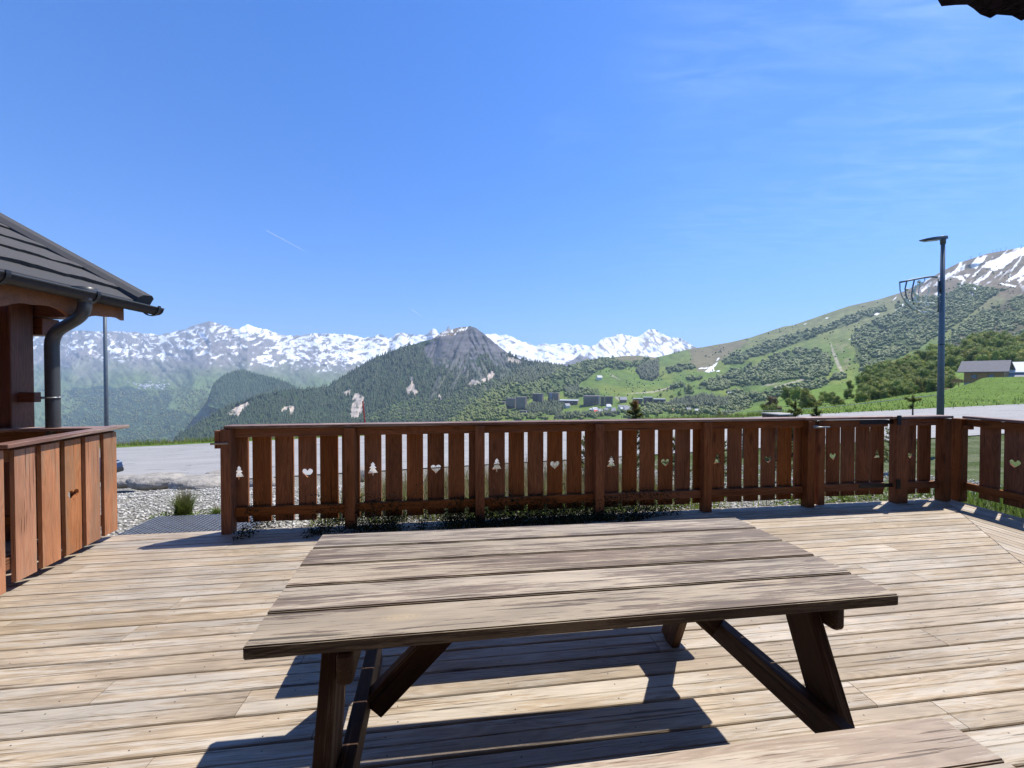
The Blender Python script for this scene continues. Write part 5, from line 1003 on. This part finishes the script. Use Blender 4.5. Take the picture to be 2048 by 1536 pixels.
k = 5000; s = PR.uniform(2.2, 7.9, k); n = PR.uniform(.1, .9, k); keep = fbm(s*2, n*2, 3, 9) > .45; s, n = s[keep], n[keep]; b = gpts(s, n); b[:, 2] += PR.uniform(0, .14, len(s)); a = leaves(b, PR.uniform(.012, .03, len(s)), 1.2); tag(npmesh('ground_cover', a[0], a[1], M_grassb), 'low bright leafy ground cover at the foot of the balustrade', None, None, 'stuff')
# grass beyond the side fence
k = 26000; t = PR.uniform(-.6, 3.2, k); q = PR.uniform(.14, 6.5, k)**1.0; b = np.array(RBASE)[None]+np.array(RDIR)[None]*t[:, None]+np.array(RNRM)[None]*q[:, None]; b[:, 2] = ground_z(b[:, 0], b[:, 1]); k = len(b)
tag(blades('lawn_grass', b, PR.uniform(.06, .22, k), np.full(k, .006), PR.uniform(.02, .12, k), M_grassb, seg=2), 'bright green grass outside the side balustrade', None, None, 'stuff')
k = 40; t = PR.uniform(0, 2.5, k); q = PR.uniform(.2, 1.6, k); b = np.array(RBASE)[None]+np.array(RDIR)[None]*t[:, None]+np.array(RNRM)[None]*q[:, None]; b[:, 2] = ground_z(b[:, 0], b[:, 1])+.16; a = leaves(b, np.full(k, .018), 1.5); tag(npmesh('dandelions', a[0], a[1], M_flower), 'yellow dandelions in the grass outside the side balustrade', None, None, 'stuff')
# verge grass and meadow tufts beyond the road
k = 9000; xx = PR.uniform(150, 1560, k); ex, ey, es = edge_pt(xx); f_ = PR.uniform(.25, 1.0, k); dd = ey+f_*2.6; ax, _c = rays(xx, np.full(k, 880.)); ez = road_z(es)+.03; yc_ = np.interp(xx, [q_[0] for q_ in crF], [q_[1] for q_ in crF]); _a, cc_ = rays(xx, yc_); cz = H+cc_*(ey+2.8); b = np.stack([ax*dd, dd, ez+(cz-ez)*f_-.05], -1)
tag(blades('verge_grass', b, PR.uniform(.08, .42, k)*np.where(fbm(xx/25, xx*0, 2, 4) > .5, 1.3, .8), np.full(k, .02), PR.uniform(.03, .25, k), M_grassb, seg=2), 'ragged grass verge on the far side of the road', None, None, 'stuff')
b2 = b[::3]+np.array((.07, .05, 0)); tag(blades('verge_dry_grass', b2, PR.uniform(.15, .5, len(b2)), np.full(len(b2), .016), PR.uniform(.03, .2, len(b2)), M_dry, seg=2), 'dry stalks in the verge on the far side of the road', None, None, 'stuff')
k = 6000; ii = PR.integers(0, len(xs), k); tt_ = PR.random(k)**1.5; rI = (tt_*(ny-1)); r0 = rI.astype(int); sel = xs[ii] > 1540; ii, r0 = ii[sel], r0[sel]; b = vF[r0, ii]+PR.normal(0, .25, (len(ii), 3))*np.array((1, 1, 0)); k = len(b)
tag(blades('meadow_tufts', b, PR.uniform(.12, .4, k), np.full(k, .05), PR.uniform(.05, .25, k), M_grassb, seg=2), 'coarse grass tufts on the meadow right of the road', None, None, 'stuff')
ii = PR.integers(0, len(xs), 1300); r0 = (PR.random(1300)**1.3*(ny-1)).astype(int); sel = xs[ii] > 1560; b = vF[r0[sel], ii[sel]]+PR.normal(0, .3, (sel.sum(), 3))*np.array((1, 1, 0)); b[:, 2] += .22; a = leaves(b, np.full(len(b), .055), 2); tag(npmesh('meadow_flowers', a[0], a[1], M_flower), 'scattered yellow and pale flowers in the meadow', None, None, 'stuff')
# weed tufts in the gravel
def tuft(x, y, d, hpx, wpx, label, n=420):
    c_ = P(x, y, d); c_.z = ground_z(np.array(c_.x), np.array(c_.y)).item(); e = empty('weed_tuft', c_, label, 'plant'); h_ = hpx*d/F0; w_ = wpx*d/F0/2; r_ = w_*.30; an = PR.uniform(0, 6.28, n); rr = PR.random(n)**.7*r_; b = np.stack([np.cos(an)*rr, np.sin(an)*rr, 0*rr], -1)
    blades('leaves', b, PR.uniform(.3, .72, n)*h_, np.full(n, .0045), PR.uniform(.2, .9, n)*w_, M_grassb, e, Matrix.Translation(c_)); k = n//5; blades('dry_stalks', b[:k], PR.uniform(.7, 1.05, k)*h_, np.full(k, .0022), PR.uniform(.1, .6, k)*w_, M_dry, e, Matrix.Translation(c_), 4)
    k = n//2; an = PR.uniform(0, 6.28, k); rr = PR.random(k)**.5*w_*1.1; q = np.stack([np.cos(an)*rr-.3*w_, np.sin(an)*rr*.5-.2*w_, PR.uniform(.0, .06, k)], -1); a = leaves(q, PR.uniform(.008, .02, k), 1.0); npmesh('low_leaves', a[0], a[1], M_grassb, e, Matrix.Translation(c_))
def dg(x, y):
    for d in np.linspace(3.7, 16, 600):
        p = P(x, y, d)
        if p.z <= ground_z(np.array(p.x), np.array(p.y)): return d
    return 8
tuft(368, 1035, dg(368, 1035), 78, 84, 'wild tuft with dry upright stalks in the gravel outside the gateway', 620); tuft(433, 1030, dg(433, 1030), 28, 46, 'small low weed beside the grating outside the gateway', 160); tuft(1690, 1003, dg(1690, 1003), 26, 50, 'small green weed at the foot of the closed gate', 120)
# small pines
def pine(x, ytop, d, hm, rm, label, tip=False, sparse=False, n=1500):
    t_ = P(x, ytop, d); gz0 = ground_z(np.array(t_.x), np.array(t_.y)).item(); base = Vector((t_.x, t_.y, max(gz0, t_.z-hm))); Ht = t_.z-base.z; e = empty('young_pine', base, label, 'tree'); tube('trunk', [base-Z*.1, base+Z*Ht*.6, t_], [.028, .02, .006], M_bark, e, 7)
    V2, segs = [], []; r = np.random.default_rng(int(x)); nb = 26 if not sparse else 9; vs, fs = [], []
    for i in range(nb):
        zf = .12+.82*(i/nb); an = i*2.4; L = rm*(1-zf*.75)*r.uniform(.7, 1.15); 
        if sparse: L = rm*r.uniform(.4, 1); zf = r.choice([.25, .3, .7, .8, .9])
        a_ = base+Z*Ht*zf; b_ = a_+Vector((math.cos(an)*L, math.sin(an)*L, L*r.uniform(.35, .8))); segs.append((a_, b_)); V2.append(tube_data([a_, b_], [.009, .004], 4, False))
    vs, fs = join(V2); obj('branches', ([Vector(q)-base for q in vs], fs), M_bark, e, Matrix.Translation(base)); per = n//nb; B = []
    for a_, b_ in segs+[(base+Z*Ht*.75, t_)]:
        tt2 = r.uniform(.25, 1.02, per); B.append(np.array(a_)[None]*(1-tt2[:, None])+np.array(b_)[None]*tt2[:, None]-np.array(base)[None])
    B = np.concatenate(B); k = len(B); blades('needles', B, r.uniform(.03, .075, k), np.full(k, .006), r.uniform(.02, .075, k), M_pine, e, Matrix.Translation(base), 1)
    kq = k//4; sel_ = r.integers(0, k, kq); a = leaves(B[sel_]+r.normal(0, .022, (kq, 3)), r.uniform(.012, .028, kq), .4); npmesh('needle_clumps', a[0], a[1], M_pine, e, Matrix.Translation(base))
    if tip: kk = 420; q = np.array(t_-base)[None]+np.stack([r.normal(0, .026, kk), r.normal(0, .026, kk), -r.random(kk)*.20], -1); blades('orange_tip', q, r.uniform(.03, .06, kk), np.full(kk, .004), r.uniform(.0, .03, kk), M_tip, e, Matrix.Translation(base), 1)
pine(1271, 803, 7.2, 1.9, .36, 'young pine with orange-brown tip rising above the rail', tip=True, n=6000); pine(1591, 803, 9, 1.7, .38, 'young pine, darker left one of the two above the rail near the closed gate', n=5000); pine(1633, 812, 9, 1.6, .30, 'young pine, smaller right one of the two above the rail near the closed gate', n=4000)
pine(1826, 789, 9, 1.8, .14, 'sparse young pine with bare leaning stem, left of the street lamp', sparse=True, n=1100); pine(1178, 872, 5.6, .95, .30, 'dwarf pine behind the pickets left of the middle post', n=1500); pine(1352, 875, 5.8, .95, .32, 'dwarf pine behind the pickets right of the middle post', n=1500); pine(1440, 880, 6.3, 1.0, .35, 'dwarf pine behind the pickets beyond the fourth post', n=1300); pine(1742, 862, 6.8, 1.0, .36, 'dwarf pine seen through the closed gate', n=1400); pine(1790, 850, 7.2, 1.2, .36, 'dwarf pine behind the closed gate hinge post', n=1400); pine(1487, 832, 10, 1.0, .12, 'tiny dark shrub tip just above the rail', n=300); pine(1565, 876, 6.6, 1.0, .34, 'dwarf pine behind the pickets left of the closed gate', n=1200)
# small roofed box by the roadside
tcn = P(1558, 829, 15); bx = empty('roadside_shelter', tcn, 'small dark timber box with pale flat lid just above the rail', 'shelter'); m2 = frame(tcn, Vector((.97, .25, 0)), Vector((-.25, .97, 0)))
obj('lid', box_bm((-.44, -.4, .0), (.46, .4, .05), .008), M_concrete, bx, m2); 
for u_ in (-.42, .30): obj('side_panel', box_bm((u_, -.36, -2.2), (u_+.10, .36, -.002), .004), M_leg, bx, m2)
obj('back_panel', box_bm((-.31, .30, -2.2), (.29, .35, -.002), .004), M_leg, bx, m2); obj('shelf', box_bm((-.31, -.3, -.35), (.29, .29, -.30), .004), M_leg, bx, m2)
# ------------------------------------------------------------------ parked car, front corner visible past the open gate
def car():
    p = P(258, 950, 16.1); p.x -= 1.75; s_ = Vector((p.x, p.y, 0)).dot(U); base = Vector((p.x, p.y, road_z(s_)+.02)); e = empty('parked_car', base-U*2.3, 'dark blue parked car, only its front corner visible past the open gate', 'car'); M0 = frame(base, -U, -V)  # X towards the rear, Y towards the viewer
    M_paint = plain('dark_blue_paint', (.035, .055, .11), .25, .5, .05); M_tyre = plain('tyre_rubber', (.015, .015, .016), .85); M_hl = plain('headlight_glass', (.22, .27, .32), .1)
    prof = [(0.02, .28), (0, .5), (.05, .66), (.16, .76), (.5, .84), (1.15, .93), (1.85, 1.38), (2.1, 1.46), (3.2, 1.45), (3.9, 1.12), (4.25, 1.05), (4.3, .6), (4.25, .3)]
    bm = bmesh.new(); rings = []
    for y, k in ((-1.78, .93), (-1.70, 1), (-1.0, 1), (-.1, 1), (-.0, .93)):
        rings.append([bm.verts.new((x+(.10 if k < 1 else 0)*(1 if x < 2 else -1)*(1 if z < 1.1 else .3), y+(.16 if z > 1.2 else .0)*(1 if y < -.9 else -1), z*(1 if k == 1 else .99))) for x, z in prof])
    for i in range(len(rings)-1):
        for j in range(len(prof)): bm.faces.new([rings[i][j], rings[i][(j+1) % len(prof)], rings[i+1][(j+1) % len(prof)], rings[i+1][j]])
    bm.faces.new(rings[0]); bm.faces.new(rings[-1][::-1]); obj('body', bm, M_paint, e, M0, False)
    for x in (.80, 3.45):
        for y in (-1.62, -.16):
            wh = obj('wheel', tube_data([Vector((x, y-.11, .33)), Vector((x, y+.115, .33))], .33, 24), M_tyre, e, M0); obj('rim', tube_data([Vector((x, y+.116, .33)), Vector((x, y+.13, .33))], .21, 12), M_zinc, wh, M0)
            obj('wheel_arch', tube_data([Vector((x, -.02 if y > -1 else -1.80, .36)), Vector((x, .018 if y > -1 else -1.765, .36))], .40, 24), M_black, e, M0)
    for y0, y1 in ((-.36, .012), (-1.79, -1.42)): obj('headlight', box_bm((.06, y0, .60), (.42, y1, .73), .04, 2), M_hl, e, M0)
    obj('side_window', box_bm((1.75, -.155, 1.02), (3.5, -.0, 1.36), .02), M_glass, e, M0); obj('bumper', box_bm((-.03, -1.74, .24), (.28, -.04, .44), .05, 2), M_black, e, M0)
car()
# ------------------------------------------------------------------ overhead wire and contrail
wa, wb_ = P(1440, 822, 22), P(1873, 790, LD); o = obj('cable', tube_data([wa.lerp(wb_, i/12)-Z*(.18*math.sin(math.pi*i/12)) for i in range(13)], .010, 5), M_zinc); tag(o, 'thin pale cable sagging toward the right street lamp', 'cable')
m = MT('vapour'); c = m.coord(rnd=False); m.fin((.95, .95, .95), 1, 0); m.b.inputs['Alpha'].default_value = .45; M_vap = m.m
for a, b_, r, lab in (((533, 461), (612, 504), 16, 'thin white contrail in the left half of the sky'), ((822, 618), (848, 636), 12, 'short faint contrail low over the distant snow range')):
    pa_, pb_ = P(*a, 21000), P(*b_, 23000); o = obj('contrail', tube_data([pa_.lerp(pb_, i/6) for i in range(7)], [r*.9, r, r, r*.8, r*.7, r*.5, r*.15], 6), M_vap); tag(o, lab, 'contrail')
# ------------------------------------------------------------------ haze
hb = obj('haze', box_bm((-22000, -400, -1100), (22000, 14500, 1560)), []); hb['kind'] = 'stuff'; hb['label'] = 'thin bluish haze over the valley'
m = bpy.data.materials.new('haze_air'); m.use_nodes = True; t = m.node_tree; t.nodes.clear(); o_ = t.nodes.new('ShaderNodeOutputMaterial'); pv = t.nodes.new('ShaderNodeVolumePrincipled')
pv.inputs['Color'].default_value = (.60, .78, 1, 1); pv.inputs['Density'].default_value = 7.2e-5; pv.inputs['Anisotropy'].default_value = .1; t.links.new(pv.outputs[0], o_.inputs['Volume']); hb.data.materials.append(m)
#==END==
